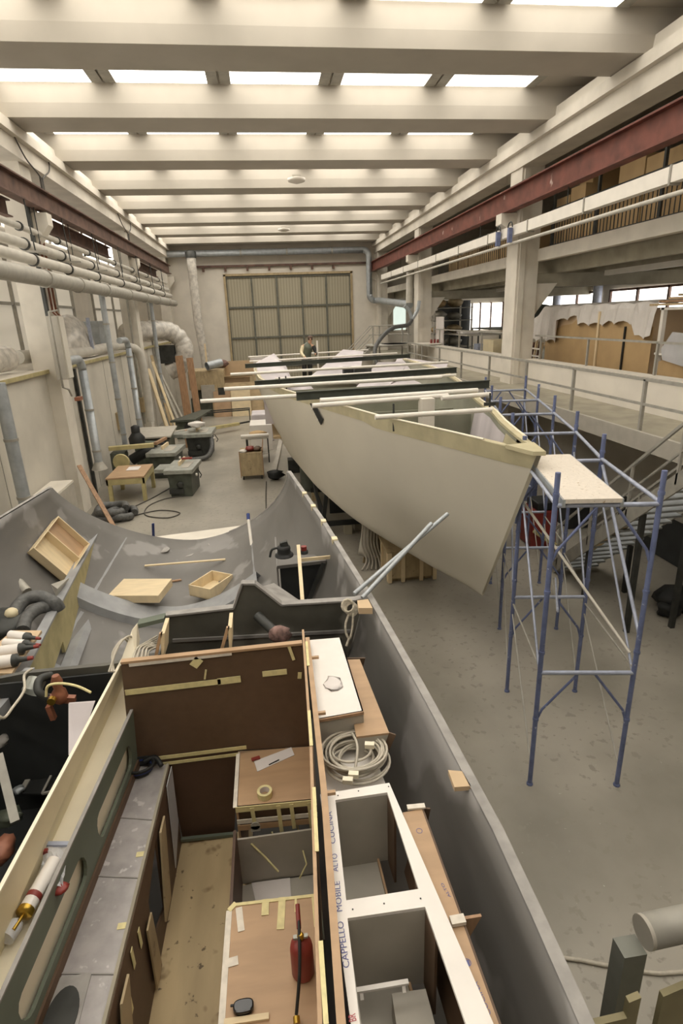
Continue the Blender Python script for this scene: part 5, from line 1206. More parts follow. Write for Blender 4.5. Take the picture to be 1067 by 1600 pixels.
for k in (.18, .33, .52):
    a_ = ct[0].lerp(c4, k); b_ = ct[1].lerp(c3, k); MB().bar(a_+V(0, 0, .003), b_+V(0, 0, .003), .008, .008).build('film_fold', m_flange, t)
q = P(215, 1200, z=zc+.03)
t = thing('cable_bundle', 'coiled black and blue cable bundle on the far end of the film covered top', 'cable', (q.x, q.y, zc))
for k in range(6):
    MB().path([V(q.x+.02+(.09+.006*k)*math.cos(a), q.y-.02+(.07+.004*k)*math.sin(a), zc+.02+.012*k) for a in [2*PI*i/18*(.9+.02*k)+k for i in range(19)]], .012, 6).build('loop', m_black if k != 3 else m_bluec, t)
MB().path(smoothpts([(q.x+.05, q.y+.03, zc+.06), (q.x+.14, q.y+.04, zc+.08), (q.x+.2, q.y-.03, zc+.05)]), .022, 6).build('tail', m_black, t)
q = P(98, 1585, z=zc)
t = thing('plastic_bowl', 'clear rimmed tray with dark oval content on the near end of the film covered top', 'tray', (q.x, q.y, zc))
rr_ = [V(q.x+.085*math.cos(a), q.y-.02+.15*math.sin(a), zc+.012) for a in [2*PI*i/24 for i in range(24)]]
MB().slab([q+V(-.1, .19, .0), q+V(.1, .19, .0), q+V(.1, -.2, .0), q+V(-.1, -.2, .0)], (0, 0, .008)).build('tray', m_flange, t)
MB().slab(rr_, (0, 0, .008)).build('oval', m_iron, t)
# fiddle board with hand slots and cream trough
tr = thing('cream_trough', 'long cream painted trough with slotted grey green front board on the left', 'shelf', (-1.4, 3, 2.0))
def ln(a_, b_, k): return a_+(b_-a_)*k
Tt = [P(205, 1112, z=2.55), P(0, 1560, z=2.55)]; Tb = [P(215, 1190, z=2.02), P(60, 1590, z=2.02)]
Tb[1] = ln(Tb[0], Tb[1], 1.04)
def fmap2(k, h): 
    return ln(ln(Tb[0], Tb[1], k), ln(Tt[0], Tt[1], k), h)
def slot(k0, k1, h0, h1, n=6):
    out = []; r = (k1-k0)*.09
    for i in range(n+1): a = PI/2+PI*i/n; out.append((k0+r+r*math.cos(a), (h0+h1)/2+(h1-h0)/2*math.sin(a)))
    for i in range(n+1): a = -PI/2+PI*i/n; out.append((k1-r+r*math.cos(a), (h0+h1)/2+(h1-h0)/2*math.sin(a)))
    return out
holed('front_board', [(-.02, 0), (1.5, 0), (1.5, 1), (-.02, 1)], [slot(.07, .45, .22, .66), slot(.56, 1.0, .22, .66), slot(1.08, 1.45, .22, .66)], .022, m_teal, tr, fmap2)
MB().bar(ln(Tt[0], Tt[1], -.02)+V(0, 0, .005), ln(Tt[0], Tt[1], 1.5)+V(0, 0, .005), .024, .012).build('front_edge', m_flange, tr)
MB().bar(ln(Tb[0], Tb[1], -.02)+V(.015, 0, .0), ln(Tb[0], Tb[1], 1.5)+V(.015, 0, .0), .03, .1).build('base_strip', m_mahog, tr)
Bt = [P(188, 1037, z=2.8), P(0, 1389, z=2.8)]; Bb = [P(183, 1091, z=2.42), P(82, 1314, z=2.42)]
Bt0 = ln(Bt[0], Bt[1], -.25); Bt1 = ln(Bt[0], Bt[1], 1.6); k_ = (Bt1.y-Bb[0].y)/(Bb[1].y-Bb[0].y); Bb1 = ln(Bb[0], Bb[1], k_); Bb0 = ln(Bb[0], Bb[1], (Bt0.y-Bb[0].y)/(Bb[1].y-Bb[0].y))
MB().slab([Bt0, Bt1, Bb1, Bb0], (-.015, 0, 0)).build('back_board', m_cream, tr)
MB().bar(Bt0, Bt1, .022, .012).build('back_edge', m_cream2, tr)
fl0 = ln(Tt[0], Tt[1], -.02)+V(-.01, 0, -.13); fl1 = ln(Tt[0], Tt[1], 1.5)+V(-.01, 0, -.13)
MB().slab([Bb0, Bb1, fl1, fl0], (0, 0, -.015)).build('shelf_floor', m_cream2, tr)
in0 = ln(Tb[0], Tb[1], 0)+V(-.035, 0, 0); in1 = ln(Tb[0], Tb[1], 1.5)+V(-.035, 0, 0)
MB().slab([in0, in1, fl1+V(-.03, 0, -.01), fl0+V(-.03, 0, -.01)], (-.01, 0, 0)).build('inner_lining', m_cream2, tr)
# slots highlight patch and screws
# silicone cartridges in the trough
a_ = P(42, 1420, z=2.52); c_ = P(68, 1375, z=2.52); dd = (c_-a_).normalized()
t = thing('glue_bottle', 'white glue cartridge with red label band and brass nozzle in the cream trough', 'cartridge', a_)
MB().tube(a_, c_+dd*.12, .042, 16).build('tube', m_whitep, t); MB().lathe(a_+dd*.05, [(.0435, 0), (.0435, .03)], 16, dd).build('label_band', m_red, t)
MB().lathe(a_, [(.045, 0), (.045, .03), (.02, .035)], 14, -dd).build('end_ring', m_brass, t)
MB().tube(a_-dd*.02, a_-dd*.12+V(0, 0, .01), .01, 8).build('nozzle', m_brass, t)
a2 = P(28, 1440, z=2.5); c2 = P(60, 1395, z=2.5); d2 = (c2-a2).normalized()
t = thing('clear_cup', 'clear plastic cup with brass tube at the near end of the glue cartridge', 'cup', a2)
MB().lathe(a2, [(.03, 0), (.042, .02), (.045, .09)], 14, -d2).build('cup', m_clear, t); MB().tube(a2+V(-.07, 0, .02), a2+V(-.07, 0, .02)-d2*.1, .009, 8).build('brass_tube', m_brass, t)
t = thing('plastic_wrapper', 'crumpled clear wrapper with blue and red print in the cream trough', 'wrapper', P(85, 1350, z=2.46))
w4 = [P(72, 1318, z=2.5), P(110, 1318, z=2.5), P(98, 1385, z=2.5), P(56, 1385, z=2.5)]
rnd = random.Random(2)
g_ = [[w4[0].lerp(w4[1], i/6).lerp(w4[3].lerp(w4[2], i/6), j/8)+V(0, 0, rnd.uniform(-.012, .02)) for i in range(7)] for j in range(9)]
MB().grid(g_, False).build('wrapper', m_clear, t, solid=.002)
MB().slab([w4[0], w4[1], w4[1].lerp(w4[2], .1), w4[0].lerp(w4[3], .1)], (0, 0, .02)).build('blue_edge', m_bluel, t)
MB().slab([w4[0].lerp(w4[3], .3), w4[0].lerp(w4[3], .3)+V(.03, 0, 0), w4[0].lerp(w4[3], .22)+V(.03, 0, 0), w4[0].lerp(w4[3], .22)], (0, 0, .03)).build('red_print', m_red, t)
q = P(95, 1392, z=2.46); one(bag(q, .05, .04, .02, 95), 'orange_clip', m_red, 'orange red plastic clip beside the clear wrapper', 'clip')
# fan of thin cables behind the trough
for k in range(11):
    if k < 3: pts_ = [P(178-k*4, 1050, y=4.15), P(176+k*5, 1020-k*6, y=4.35), P(194+k*5, 998-k*2, y=4.45), P(206+k*3, 1018, y=4.5), P(204+k*3, 1040, y=4.3)]
    else: pts_ = [P(196+k*3.5, 1036, y=4.2), P(206+k*2.6, 1015+rnd.uniform(-4, 4), y=4.4), P(222+k*2.2, 1000+k*1.2, y=4.6), P(244+k*.4, 984+k*3.2, y=4.72)]
    one(MB().path(smoothpts(pts_, 5), .009, 6), 'thin_cable', m_cable, 'thin pale cable of the bunch rising behind the left end of the brown bulkhead', 'cable', 'cables behind the bulkhead')
one(MB().slab([P(186, 1040, y=4.3), P(206, 985, y=4.5), P(214, 975, y=4.6), P(218, 1000, y=4.6), P(212, 1035, y=4.3)], (.0, .02, 0)), 'cream_bracket', m_cream2, 'cream triangular end board behind the cable bunch', 'board')
one(MB().slab([P(214, 976, y=4.7), P(256, 966, y=4.7), P(256, 972, y=4.7), P(216, 982, y=4.7)], (0, .1, 0)), 'glass_edge', m_teal, 'greenish ledge at the foot of the cable bunch', 'ledge')

# engine bay, left
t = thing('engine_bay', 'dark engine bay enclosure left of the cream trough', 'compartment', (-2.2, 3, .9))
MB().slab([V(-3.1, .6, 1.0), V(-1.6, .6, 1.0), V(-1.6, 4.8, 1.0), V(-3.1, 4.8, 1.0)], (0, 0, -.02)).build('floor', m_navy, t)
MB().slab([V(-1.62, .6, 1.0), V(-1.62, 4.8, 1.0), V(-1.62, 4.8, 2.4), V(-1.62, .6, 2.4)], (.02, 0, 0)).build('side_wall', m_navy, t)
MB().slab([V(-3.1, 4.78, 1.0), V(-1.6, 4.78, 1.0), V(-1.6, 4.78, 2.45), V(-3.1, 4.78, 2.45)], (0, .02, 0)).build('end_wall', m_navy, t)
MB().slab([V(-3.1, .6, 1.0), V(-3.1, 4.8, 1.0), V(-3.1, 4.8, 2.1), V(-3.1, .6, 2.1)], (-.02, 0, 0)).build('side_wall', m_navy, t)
one(MB().slab([P(107, 1100, y=4.4), P(148, 1097, y=4.4), P(120, 1180, y=4.0), P(107, 1180, y=4.0)], (0, .02, 0)), 'lavender_board', m_lav, 'pale lavender board standing beside the cream trough in the engine bay', 'board')
a_ = P(48, 1082, y=4.6); one(MB().path([a_, P(58, 1062, y=4.7)], .08, 14, caps=False), 'steel_exhaust', m_steel, 'short polished steel exhaust pipe in the engine bay corner', 'pipe')
one(MB().path(smoothpts([P(80, 1055, y=4.7), P(62, 1062, y=4.6), P(60, 1080, y=4.5), P(74, 1090, y=4.5)]), .035, 10), 'black_hose', m_iron, 'thick black hose arched beside the steel exhaust pipe', 'hose')
t = thing('copper_valve', 'orange copper valve assembly hanging in the engine bay', 'valve', P(90, 1085, y=4.5))
p = P(92, 1080, y=4.5); MB().lathe(p, [(.03, -.12), (.07, -.08), (.06, 0), (.035, .03), (.05, .1), (.03, .16)], 12).build('body', m_orange, t)
MB().bar(p+V(-.1, 0, -.06), p+V(.12, 0, -.1), .05, .06).build('arm', m_orange, t); MB().bar(p+V(-.09, -.05, -.1), p+V(-.07, -.05, -.24), .04, .05).build('branch', m_orange, t); MB().lathe(p+V(-.03, -.08, -.02), [(.035, 0), (.035, .04)], 10, (0, -1, 0)).build('knob', m_brass, t)
one(MB().path(smoothpts([P(72, 1088, y=4.4), P(75, 1072, y=4.4), P(95, 1068, y=4.4), P(120, 1072, y=4.35), P(142, 1082, y=4.3)]), .012, 6), 'yellow_cable', m_tape, 'pale yellow cable looping over the copper valve', 'cable')
one(MB().path(smoothpts([P(50, 1045, y=4.7), P(38, 1055, y=4.6), P(38, 1078, y=4.4), P(20, 1105, y=4.2), P(5, 1122, y=4.0), P(-10, 1110, y=4.0)]), .012, 6), 'white_cable', m_cable, 'white cable hanging in a loop down to the left edge', 'cable')
t = thing('bay_hatch', 'dark hatch with pale frame lying in the engine bay', 'hatch', P(80, 1210, z=1.4))
h = [P(72, 1172, z=1.35), P(110, 1166, z=1.35), P(110, 1240, z=1.35), P(34, 1240, z=1.35)]
MB().slab(h, (0, 0, -.02)).build('panel', m_black, t)
MB().bar(h[0], h[1], .05, .03).build('frame_bar', m_galvd, t); MB().bar(h[0], P(34, 1236, z=1.35), .05, .03).build('frame_bar', m_galvd, t); MB().bar(P(90, 1192, z=1.37), P(66, 1240, z=1.37), .02, .02).build('inner_bar', m_galvd, t); MB().bar(P(66, 1240, z=1.37), P(80, 1237, z=1.37), .02, .02).build('inner_bar', m_galvd, t)
one(MB().bar(P(-2, 1180, z=1.9), P(24, 1285, z=1.55), .07, .07), 'grey_post', m_galvd, 'dirty pale post leaning in the engine bay at the left edge', 'post')
one(bag(P(5, 1165, z=1.9), .05, .07, .05, 96, rough=.3), 'white_foam', m_flange, 'whitish foam lump on top of the leaning post', 'foam')
one(bag(P(15, 1285, z=1.3), .12, .1, .06, 97, rough=.35), 'oily_rag', m_green, 'mottled oily rag near the left edge in the engine bay', 'rag')
one(bag(P(8, 1340, z=1.5), .09, .14, .08, 98, rough=.2), 'copper_pump', m_orange, 'orange brown pump body at the left edge beneath the cream trough', 'pump')
q = P(30, 1238, z=1.35); one(bag(q, .05, .05, .03, 99, rough=.3), 'small_fitting', m_galv, 'small bright fitting at the corner of the bay hatch', 'fitting')

# galley block right of the sole
t = thing('settee_block', 'okoume block with masking taped front against the brown bulkhead', 'cabinet', (-.15, 3.6, zs))
zt = 2.0
bx0 = -.47
MB().slab([P(372, 1174, z=zt), P(490, 1166, z=zt), P(495, 1250, z=zt), P(368, 1262, z=zt)], (0, 0, -.018)).build('top', m_okume, t)
fr0 = P(368, 1262, z=zt); fr1 = P(495, 1250, z=zt)
MB().slab([fr0, fr1, fr1+V(0, .02, -.2), fr0+V(0, .02, -.2)], (0, .015, 0)).build('front', m_mahog, t)
for dz, mm, w_ in ((-.01, m_tape, .05), (-.13, m_tapew, .04), (-.19, m_okume, .05)): MB().bar(fr0+V(0, -.012, dz), fr1+V(0, -.012, dz), .006, w_, (0, 0, 1)).build('tape_strip', mm, t)
for k, l in ((.2, .18), (.52, .26), (.68, .24), (.9, .3)):
    p = fr0.lerp(fr1, k)+V(0, -.02, .0); MB().bar(p, p+V(.01, -.0, -l), .03, .004, (0, 1, 0)).build('tape_tail', m_tape, t)
MB().bar(P(372, 1176, z=zt+.004), P(367, 1262, z=zt+.004), .03, .006).build('tape_strip', m_tapew, t)
MB().slab([V(fr0.x, fr0.y, zt), V(fr0.x, YBK, zt), V(fr0.x, YBK, zs), V(fr0.x, fr0.y, zs)], (.015, 0, 0)).build('side', m_okume, t)
# open bin between the blocks
t = thing('open_bin', 'open grey lined bin in the galley between the two okoume tops', 'bin', (-.2, 2.9, zs))
za = 1.35
MB().slab([V(-.48, 3.35, za), V(.08, 3.35, za), V(.08, 2.5, za), V(-.48, 2.5, za)], (0, 0, -.02)).build('bottom', m_greyp, t)
MB().slab([V(-.48, 3.36, 1.8), V(.09, 3.36, 1.8), V(.09, 3.36, za), V(-.48, 3.36, za)], (0, .015, 0)).build('back', m_greyp, t)
MB().slab([V(-.49, 3.36, 1.9), V(-.49, 2.6, 1.9), V(-.49, 2.6, za-.2), V(-.49, 3.36, za-.2)], (.02, 0, 0)).build('side', m_mahog2, t)
MB().slab([V(.09, 3.36, 2.0), V(.09, 2.4, 2.0), V(.09, 2.4, za), V(.09, 3.36, za)], (.01, 0, 0)).build('side', m_inner, t)
MB().bar(P(371, 1330, x=-.5)+V(.0, 0, 0), P(398, 1322, x=-.42), .03, .01).build('tape_strip', m_tapew, t)
one(MB().slab([P(393, 1380, z=za+.01), P(453, 1372, z=za+.01), P(455, 1402, z=za+.01), P(400, 1412, z=za+.01)], (0, 0, .004)), 'paper_sheet', m_paper, 'white sheet of paper in the open grey bin', 'paper')
for i, pts in enumerate((((425, 1300), (430, 1318), (455, 1330), (488, 1330)), ((460, 1260), (468, 1310), (479, 1350), (468, 1372)), ((392, 1318), (415, 1340), (435, 1362)))):
    one(MB().path([P(u, v, z=1.75-.1*j) for j, (u, v) in enumerate(pts)], .008, 4), 'hanging_tape', m_tape, ['curved strip of loose tape hanging across the open bin', 'long strip of loose tape hanging at the right of the open bin', 'short strip of tape on the floor of the open bin'][i], 'tape')
q = P(400, 1300, z=1.95)
t = thing('hinge_plate', 'small grey metal plate on the front of the okoume block', 'plate', P(399, 1288, y=3.4)); p = P(399, 1290, y=3.36)
MB().lathe(p, [(.035, 0), (.035, .006)], 14, (0, -1, 0)).build('plate', m_steel, t); MB().box((p.x-.035, p.y-.006, p.z-.05), (p.x+.035, p.y, p.z)).build('tab', m_steel, t)
q = P(414, 1243, z=zt)
t = thing('tape_roll', 'cream roll of masking tape on the okoume top by the bulkhead', 'tape roll', (q.x, q.y, zt))
n = 24; b = MB(); ro, ri, hh = .058, .038, .05
rings = [[V(q.x+r*math.cos(2*PI*k/n), q.y+r*math.sin(2*PI*k/n), zt+h_) for k in range(n+1)] for r, h_ in ((ri, 0), (ro, 0), (ro, hh), (ri, hh), (ri, 0))]
MB().grid(rings, False).build('roll', m_tape, t)
rings = [[V(q.x+(ri-.001)*math.cos(2*PI*k/n), q.y+(ri-.001)*math.sin(2*PI*k/n), zt+h_) for k in range(n+1)] for h_ in (0, hh)]
MB().grid(rings).build('core', m_paper, t)
t = thing('cutter_packet', 'clear packet with red handled cutter on the okoume top', 'packet', P(420, 1190, z=zt))
MB().slab([P(397, 1190, z=zt+.003), P(455, 1168, z=zt+.003), P(460, 1180, z=zt+.003), P(402, 1206, z=zt+.003)], (0, 0, .004)).build('packet', m_paper, t)
MB().bar(P(393, 1187, z=zt+.02), P(406, 1183, z=zt+.02), .03, .012).build('handle', m_red, t); MB().bar(P(420, 1195, z=zt+.012), P(436, 1187, z=zt+.012), .008, .005).build('blade', m_black, t)
# near okoume top
t = thing('galley_top', 'okoume topped block with taped rounded corner nearest the camera', 'cabinet', (-.2, 1.8, zs))
pl = [P(355, 1424, z=zt), P(366, 1412, z=zt), P(392, 1408, z=zt), P(495, 1397, z=zt), P(508, 1600, z=zt)]
n4 = pl[4]+(pl[4]-pl[3])*.8; n5 = V(P(340, 1600, z=zt).x, n4.y, zt)
MB().slab(pl[:4]+[n4, n5], (0, 0, -.018)).build('top', m_okume, t)
MB().bar(pl[0]+V(.012, 0, .002), n5+V(.012, 0, .002), .035, .006).build('tape_strip', m_tapew, t); MB().bar(pl[1]+V(0, -.01, .004), pl[3]+V(0, -.01, .004), .02, .004).build('tape_strip', m_tape, t); MB().bar(pl[0]+V(.01, 0, .004), pl[1]+V(.01, 0, .004), .03, .005).build('tape_strip', m_tape, t)
for (u0, v0, u1, v1, w_, mm) in ((373, 1418, 377, 1455, .04, m_tapew), (415, 1405, 414, 1430, .045, m_tape), (441, 1402, 438, 1452, .045, m_tape), (462, 1400, 462, 1425, .014, m_tape), (491, 1397, 496, 1448, .04, m_tape), (355, 1505, 372, 1500, .05, m_tapew)):
    MB().bar(P(u0, v0, z=zt+.004), P(u1, v1, z=zt+.004), w_, .003).build('tape_patch', mm, t)
MB().slab([pl[0]+V(.01, 0, -.018), n5+V(.01, 0, -.018), n5+V(.01, 0, -.8), pl[0]+V(.01, 0, -.8)], (.02, 0, 0)).build('side', m_okume, t)
MB().slab([pl[1]+V(0, 0, -.018), pl[3]+V(0, 0, -.018), pl[3]+V(0, 0, -.8), pl[1]+V(0, 0, -.8)], (0, -.02, 0)).build('end', m_okume, t)
q = P(474, 1520, z=zt)
t = thing('gas_torch', 'red gas bottle with long black lance standing on the near okoume top', 'torch', (q.x, q.y, zt))
MB().lathe((q.x, q.y, zt), [(.055, 0), (.064, .02), (.064, .2), (.058, .235), (.035, .26), (.018, .27)], 20).build('bottle', m_red, t)
MB().lathe((q.x, q.y, zt+.27), [(.012, 0), (.02, .01), (.02, .03), (.01, .04)], 10).build('valve', m_brass, t)
MB().bar((q.x-.04, q.y, zt+.29), (q.x+.04, q.y, zt+.29), .02, .015).build('valve_wheel', m_steel, t)
A = V(q.x-.005, q.y+.01, zt+.31); MB().path(smoothpts([A+V(0, .1, .02), A, P(468, 1520, z=zt+.2), P(463, 1585, z=zt+.05)]), .009, 8, rs=None).build('lance', m_black, t)
MB().tube(A+V(0, .02, 0), A+V(-.0, .13, .04), .013, 8).build('grip', m_red, t)
p = P(463, 1588, z=zt+.04); MB().lathe(p, [(.018, 0), (.018, .03)], 10, (0, -1, -.3)).build('burner', m_brass, t)
q = P(381, 1577, z=zt+.004)
t = thing('black_case', 'small glossy black oval case on the near okoume top', 'case', (q.x, q.y, zt))
m_gloss = M('black_gloss', (18, 18, 22), .12, var=.05)
ov = [V(q.x+.055*math.copysign(abs(math.cos(a))**.7, math.cos(a)), q.y+.035*math.copysign(abs(math.sin(a))**.7, math.sin(a)), zt+.006) for a in [2*PI*i/28 for i in range(28)]]
MB().slab(ov, (0, 0, .035)).build('body', m_gloss, t, bevel=.008); MB().box((q.x-.07, q.y+.01, zt+.02), (q.x-.05, q.y+.02, zt+.028)).build('tab', m_black, t)
one(MB().bar(P(350, 1598, z=zt+.01), P(420, 1588, z=zt+.01), .03, .015), 'wood_offcut', m_pale, 'pale wooden strip lying before the black case', 'strip')

# longitudinal partition right of the galley
zp = 3.02
t = thing('longitudinal_partition', 'tall wooden longitudinal partition edged with tape right of the brown bulkhead', 'partition', (.14, 2.7, zs))
def xl(v, off=0): return P(lerp(473, 497, (v-985)/615), v, z=zp)
a_ = P(472, 985, z=zp); b_ = P(484, 1165, z=zp); c_ = P(497, 1600, z=zp); d_ = c_+(c_-b_)*.3
for p0_, p1_ in ((a_, b_), (b_, c_), (c_, d_)):
    MB().slab([p0_, p1_, p1_+V(0, 0, -1.85), p0_+V(0, 0, -1.0)], (.014, 0, 0)).build('board', m_okume, t)
    MB().bar(p0_+V(.007, 0, .004), p1_+V(.007, 0, .004), .018, .008).build('taped_edge', m_okume, t)
t = thing('cap_strip', 'brown wooden capping strip along the partition, patched with tape', 'strip', (.17, 2.7, zp-.06))
e0 = P(478, 1000, z=zp-.02)+V(.012, 0, 0); e1 = P(503, 1240, z=zp-.02)+V(.012, 0, 0); e2 = P(528, 1600, z=zp-.02)+V(.012, 0, 0); e3 = e2+(e2-e1)*.3
for p0_, p1_ in ((e0, e1), (e1, e2), (e2, e3)): MB().bar(p0_, p1_, .035, .05).build('strip', m_okume, t)
for (u0, v0, u1, v1) in ((480, 1002, 483, 1040), (484, 1110, 488, 1165), (492, 1230, 497, 1330), (503, 1470, 512, 1600)): MB().bar(P(u0, v0, z=zp+.012)+V(-.006, 0, 0), P(u1, v1, z=zp+.012)+V(-.006, 0, 0), .02, .004).build('tape_patch', m_tape, t)
for v, lb in ((1028, 'farthest'), (1115, 'second'), (1240, 'third')):
    a_ = P(486+(v-1028)*.1, v, z=zp-.01); one(MB().bar(a_, a_+V(.06, 0, 0), .02, .02), 'wood_peg', m_okume, lb+' small wooden peg jutting right from the capping strip', 'peg')
# white cabinets
def zq(u, v, z): return P(u, v, z=z)
t = thing('white_cabinet', 'white topped cabinet box at the far end of the galley row', 'cabinet', (.33, 3.7, 2.3))
zc1 = 2.95
c = [zq(484, 1000, zc1), zq(532, 996, zc1), zq(568, 1112, zc1), zq(496, 1125, zc1)]
MB().slab(c, (0, 0, -.018)).build('top', m_whitep, t)
MB().bar(c[3]+V(0, -.005, -.005), c[2]+V(0, -.005, -.005), .01, .02).build('front_edge', m_wood, t)
MB().slab([c[3], c[2], c[2]+V(0, .0, -.27), c[3]+V(0, 0, -.27)], (0, .015, 0)).build('front', m_greyp, t)
MB().slab([c[1], c[2], c[2]+V(0, 0, -.5), c[1]+V(0, 0, -.5)], (-.01, 0, 0)).build('side', m_greyp, t)
one(bag(zq(520, 1068, zc1+.0), .075, .09, .005, 101, rough=.35), 'plastic_rag', m_paper, 'crumpled whitish plastic on the white cabinet top', 'plastic')
t = thing('brown_side_panel', 'brown plywood outer panel beside the white cabinet', 'panel', (.58, 3.5, 2.3))
zb_ = 2.86
c = [zq(543, 1030, zb_), zq(562, 1030, zb_), zq(608, 1145, zb_), zq(566, 1150, zb_)]
MB().slab([c[0]+V(-.05, 0, 0), c[1], c[2], c[3]+V(-.04, 0, 0)], (0, 0, -.015)).build('top', m_okume, t)
MB().slab([c[3]+V(-.04, 0, -.015), c[2]+V(0, 0, -.015), c[2]+V(-.09, 0, -.3), c[3]+V(-.04, 0, -.3)], (0, .015, 0)).build('front', m_greyp, t)
MB().slab([c[2], c[2]+V(.04, -.03, .0), c[2]+V(-.06, -.01, -.28), c[2]+V(-.1, 0, -.3)], (0, .01, 0)).build('bracket', m_mahog, t)
MB().slab([c[0]+V(-.05, .02, 0), c[1]+V(.05, .02, -.01), c[1]+V(.02, .02, -.12), c[1]+V(-.02, .02, -.12)], (0, .012, 0)).build('bracket', m_mahog, t)
# low tray with cable coil
t = thing('low_shelf', 'low white shelf between the white cabinets', 'shelf', (.35, 3.0, 2.5))
c = [zq(494, 1150, 2.68), zq(575, 1160, 2.68), zq(600, 1225, 2.68), zq(500, 1245, 2.68)]
MB().slab([zq(494, 1145, 2.68), zq(572, 1145, 2.68), zq(612, 1250, 2.68), zq(502, 1255, 2.68)], (0, 0, -.018)).build('base', m_whitep, t)
q = zq(556, 1185, 2.75)
t = thing('cable_coil', 'big coil of pale grey cable with white plugs lying between the cabinets', 'cable', (q.x, q.y, 2.7))
rnd = random.Random(21)
for k in range(16):
    r = rnd.uniform(.13, .235); ox, oy = rnd.uniform(-.03, .03), rnd.uniform(-.03, .03); tl = rnd.uniform(-.12, .12); z_ = 2.72+.006*k; ph = rnd.uniform(0, 6)
    MB().path([V(q.x+ox+r*math.cos(a)*.95, q.y+oy+r*math.sin(a)*.85, z_+r*tl*math.sin(a+ph)+.01) for a in [2*PI*i/28 for i in range(29)]], .0085, 6).build('loop', m_cable, t)
MB().path(smoothpts([(q.x-.16, q.y-.02, 2.74), (q.x-.2, q.y+.12, 2.74), (q.x-.1, q.y+.22, 2.75), (q.x+.02, q.y+.2, 2.76), (q.x+.08, q.y+.1, 2.82)]), .007, 6).build('loop', m_cabled, t)
MB().path(smoothpts([(q.x-.1, q.y+.18, 2.73), (q.x-.02, q.y+.24, 2.75), (q.x+.07, q.y+.18, 2.75), (q.x+.0, q.y+.1, 2.82)]), .006, 6).build('loop', m_cabled, t)
MB().path(smoothpts([(q.x+.0, q.y+.13, 2.84), (q.x+.01, q.y-.02, 2.86), (q.x-.03, q.y-.16, 2.8)]), .009, 6).build('strap', m_cable, t)
for (u, v) in ((577, 1163), (543, 1218), (552, 1209)):
    p = zq(u, v, 2.83); MB().bar(p+V(-.03, 0, 0), p+V(.03, -.015, 0), .035, .03).build('plug', m_cream2, t)
# framed white cabinet
zf = 2.95
t = thing('framed_cabinet', 'white framed galley cabinet with two open compartments nearest the camera', 'cabinet', (.4, 1.9, 2.2))
outer = [(500, 1243), (608, 1225), (770, 1600), (790, 1650), (556, 1650), (548, 1600)]
op1 = [(524, 1252), (605, 1240), (654, 1391), (541, 1409)]; op2 = [(543, 1437), (664, 1419), (727, 1600), (740, 1640), (570, 1640), (562, 1600)]
cv = lambda L_: [(lambda p: (p.x, p.y))(zq(u, v, zf)) for u, v in L_]
holed('face_frame', cv(outer), [cv(op1), cv(op2)], .018, m_whitep, t, lambda a, b_: V(a, b_, zf))
def wall(p, q_, dz0, dz1, mat, nm, th=(.012, 0, 0)): MB().slab([p+V(0, 0, dz0), q_+V(0, 0, dz0), q_+V(0, 0, dz1), p+V(0, 0, dz1)], th).build(nm, mat, t)
for (op, nm) in ((op1, 'a'), (op2, 'b')):
    pp = [zq(u, v, zf) for u, v in op]
    A, B_, C_, D_ = pp[0], pp[1], pp[2], pp[-1] if nm == 'b' else pp[3]
    if nm == 'b': C_ = pp[3]; D_ = pp[4]
    wall(A, B_, -.012, -.5, m_greyp, 'back_wall', (0, .012, 0))
    wall(A, D_, -.012, -.5, m_greyp, 'left_wall', (-.012, 0, 0))
    wall(B_, B_.lerp(C_, .25), -.012, -.5, m_mahog, 'right_wall')
    wall(B_.lerp(C_, .9), C_, -.012, -.5, m_mahog, 'right_wall')
    wall(D_, C_, -.012, -.5, m_greyp, 'front_wall', (0, -.012, 0))
    MB().slab([A+V(0, 0, -.5), A.lerp(B_, .8)+V(0, 0, -.5), D_.lerp(C_, .8)+V(0, 0, -.5), D_+V(0, 0, -.5)], (0, 0, -.012)).build('bottom', m_greyp, t)
    MB().bar(A.lerp(B_, .8)+V(0, 0, -.49), D_.lerp(C_, .8)+V(0, 0, -.49), .012, .03).build('bottom_edge', m_okume, t)
for (u0, v0, u1, v1) in ((549, 1476, 638, 1460), (556, 1548, 638, 1534)):
    a_ = P(u0, v0, z=2.72); b_ = P(u1, v1, z=2.72); MB().bar(a_, b_, .02, .012).build('shelf_rail', m_whitep, t); 
    for k in (.1, .9): p = a_.lerp(b_, k); MB().bar(p, p+V(0, -.02, -.03), .015, .01).build('rail_clip', m_whitep, t)
p0 = P(610, 1548, z=2.55); MB().slab([P(612, 1552, z=2.6), P(665, 1545, z=2.6), P(690, 1640, z=2.6), P(625, 1640, z=2.6)], (0, 0, -.35)).build('inner_box', m_greyp, t)
for (u, v) in ((607, 1229), (560, 1236), (657, 1404), (600, 1412), (551, 1421), (528, 1243)):
    p = zq(u, v, zf+.01); MB().lathe(p, [(.004, 0), (.004, .002)], 8).build('screw', m_iron, t)
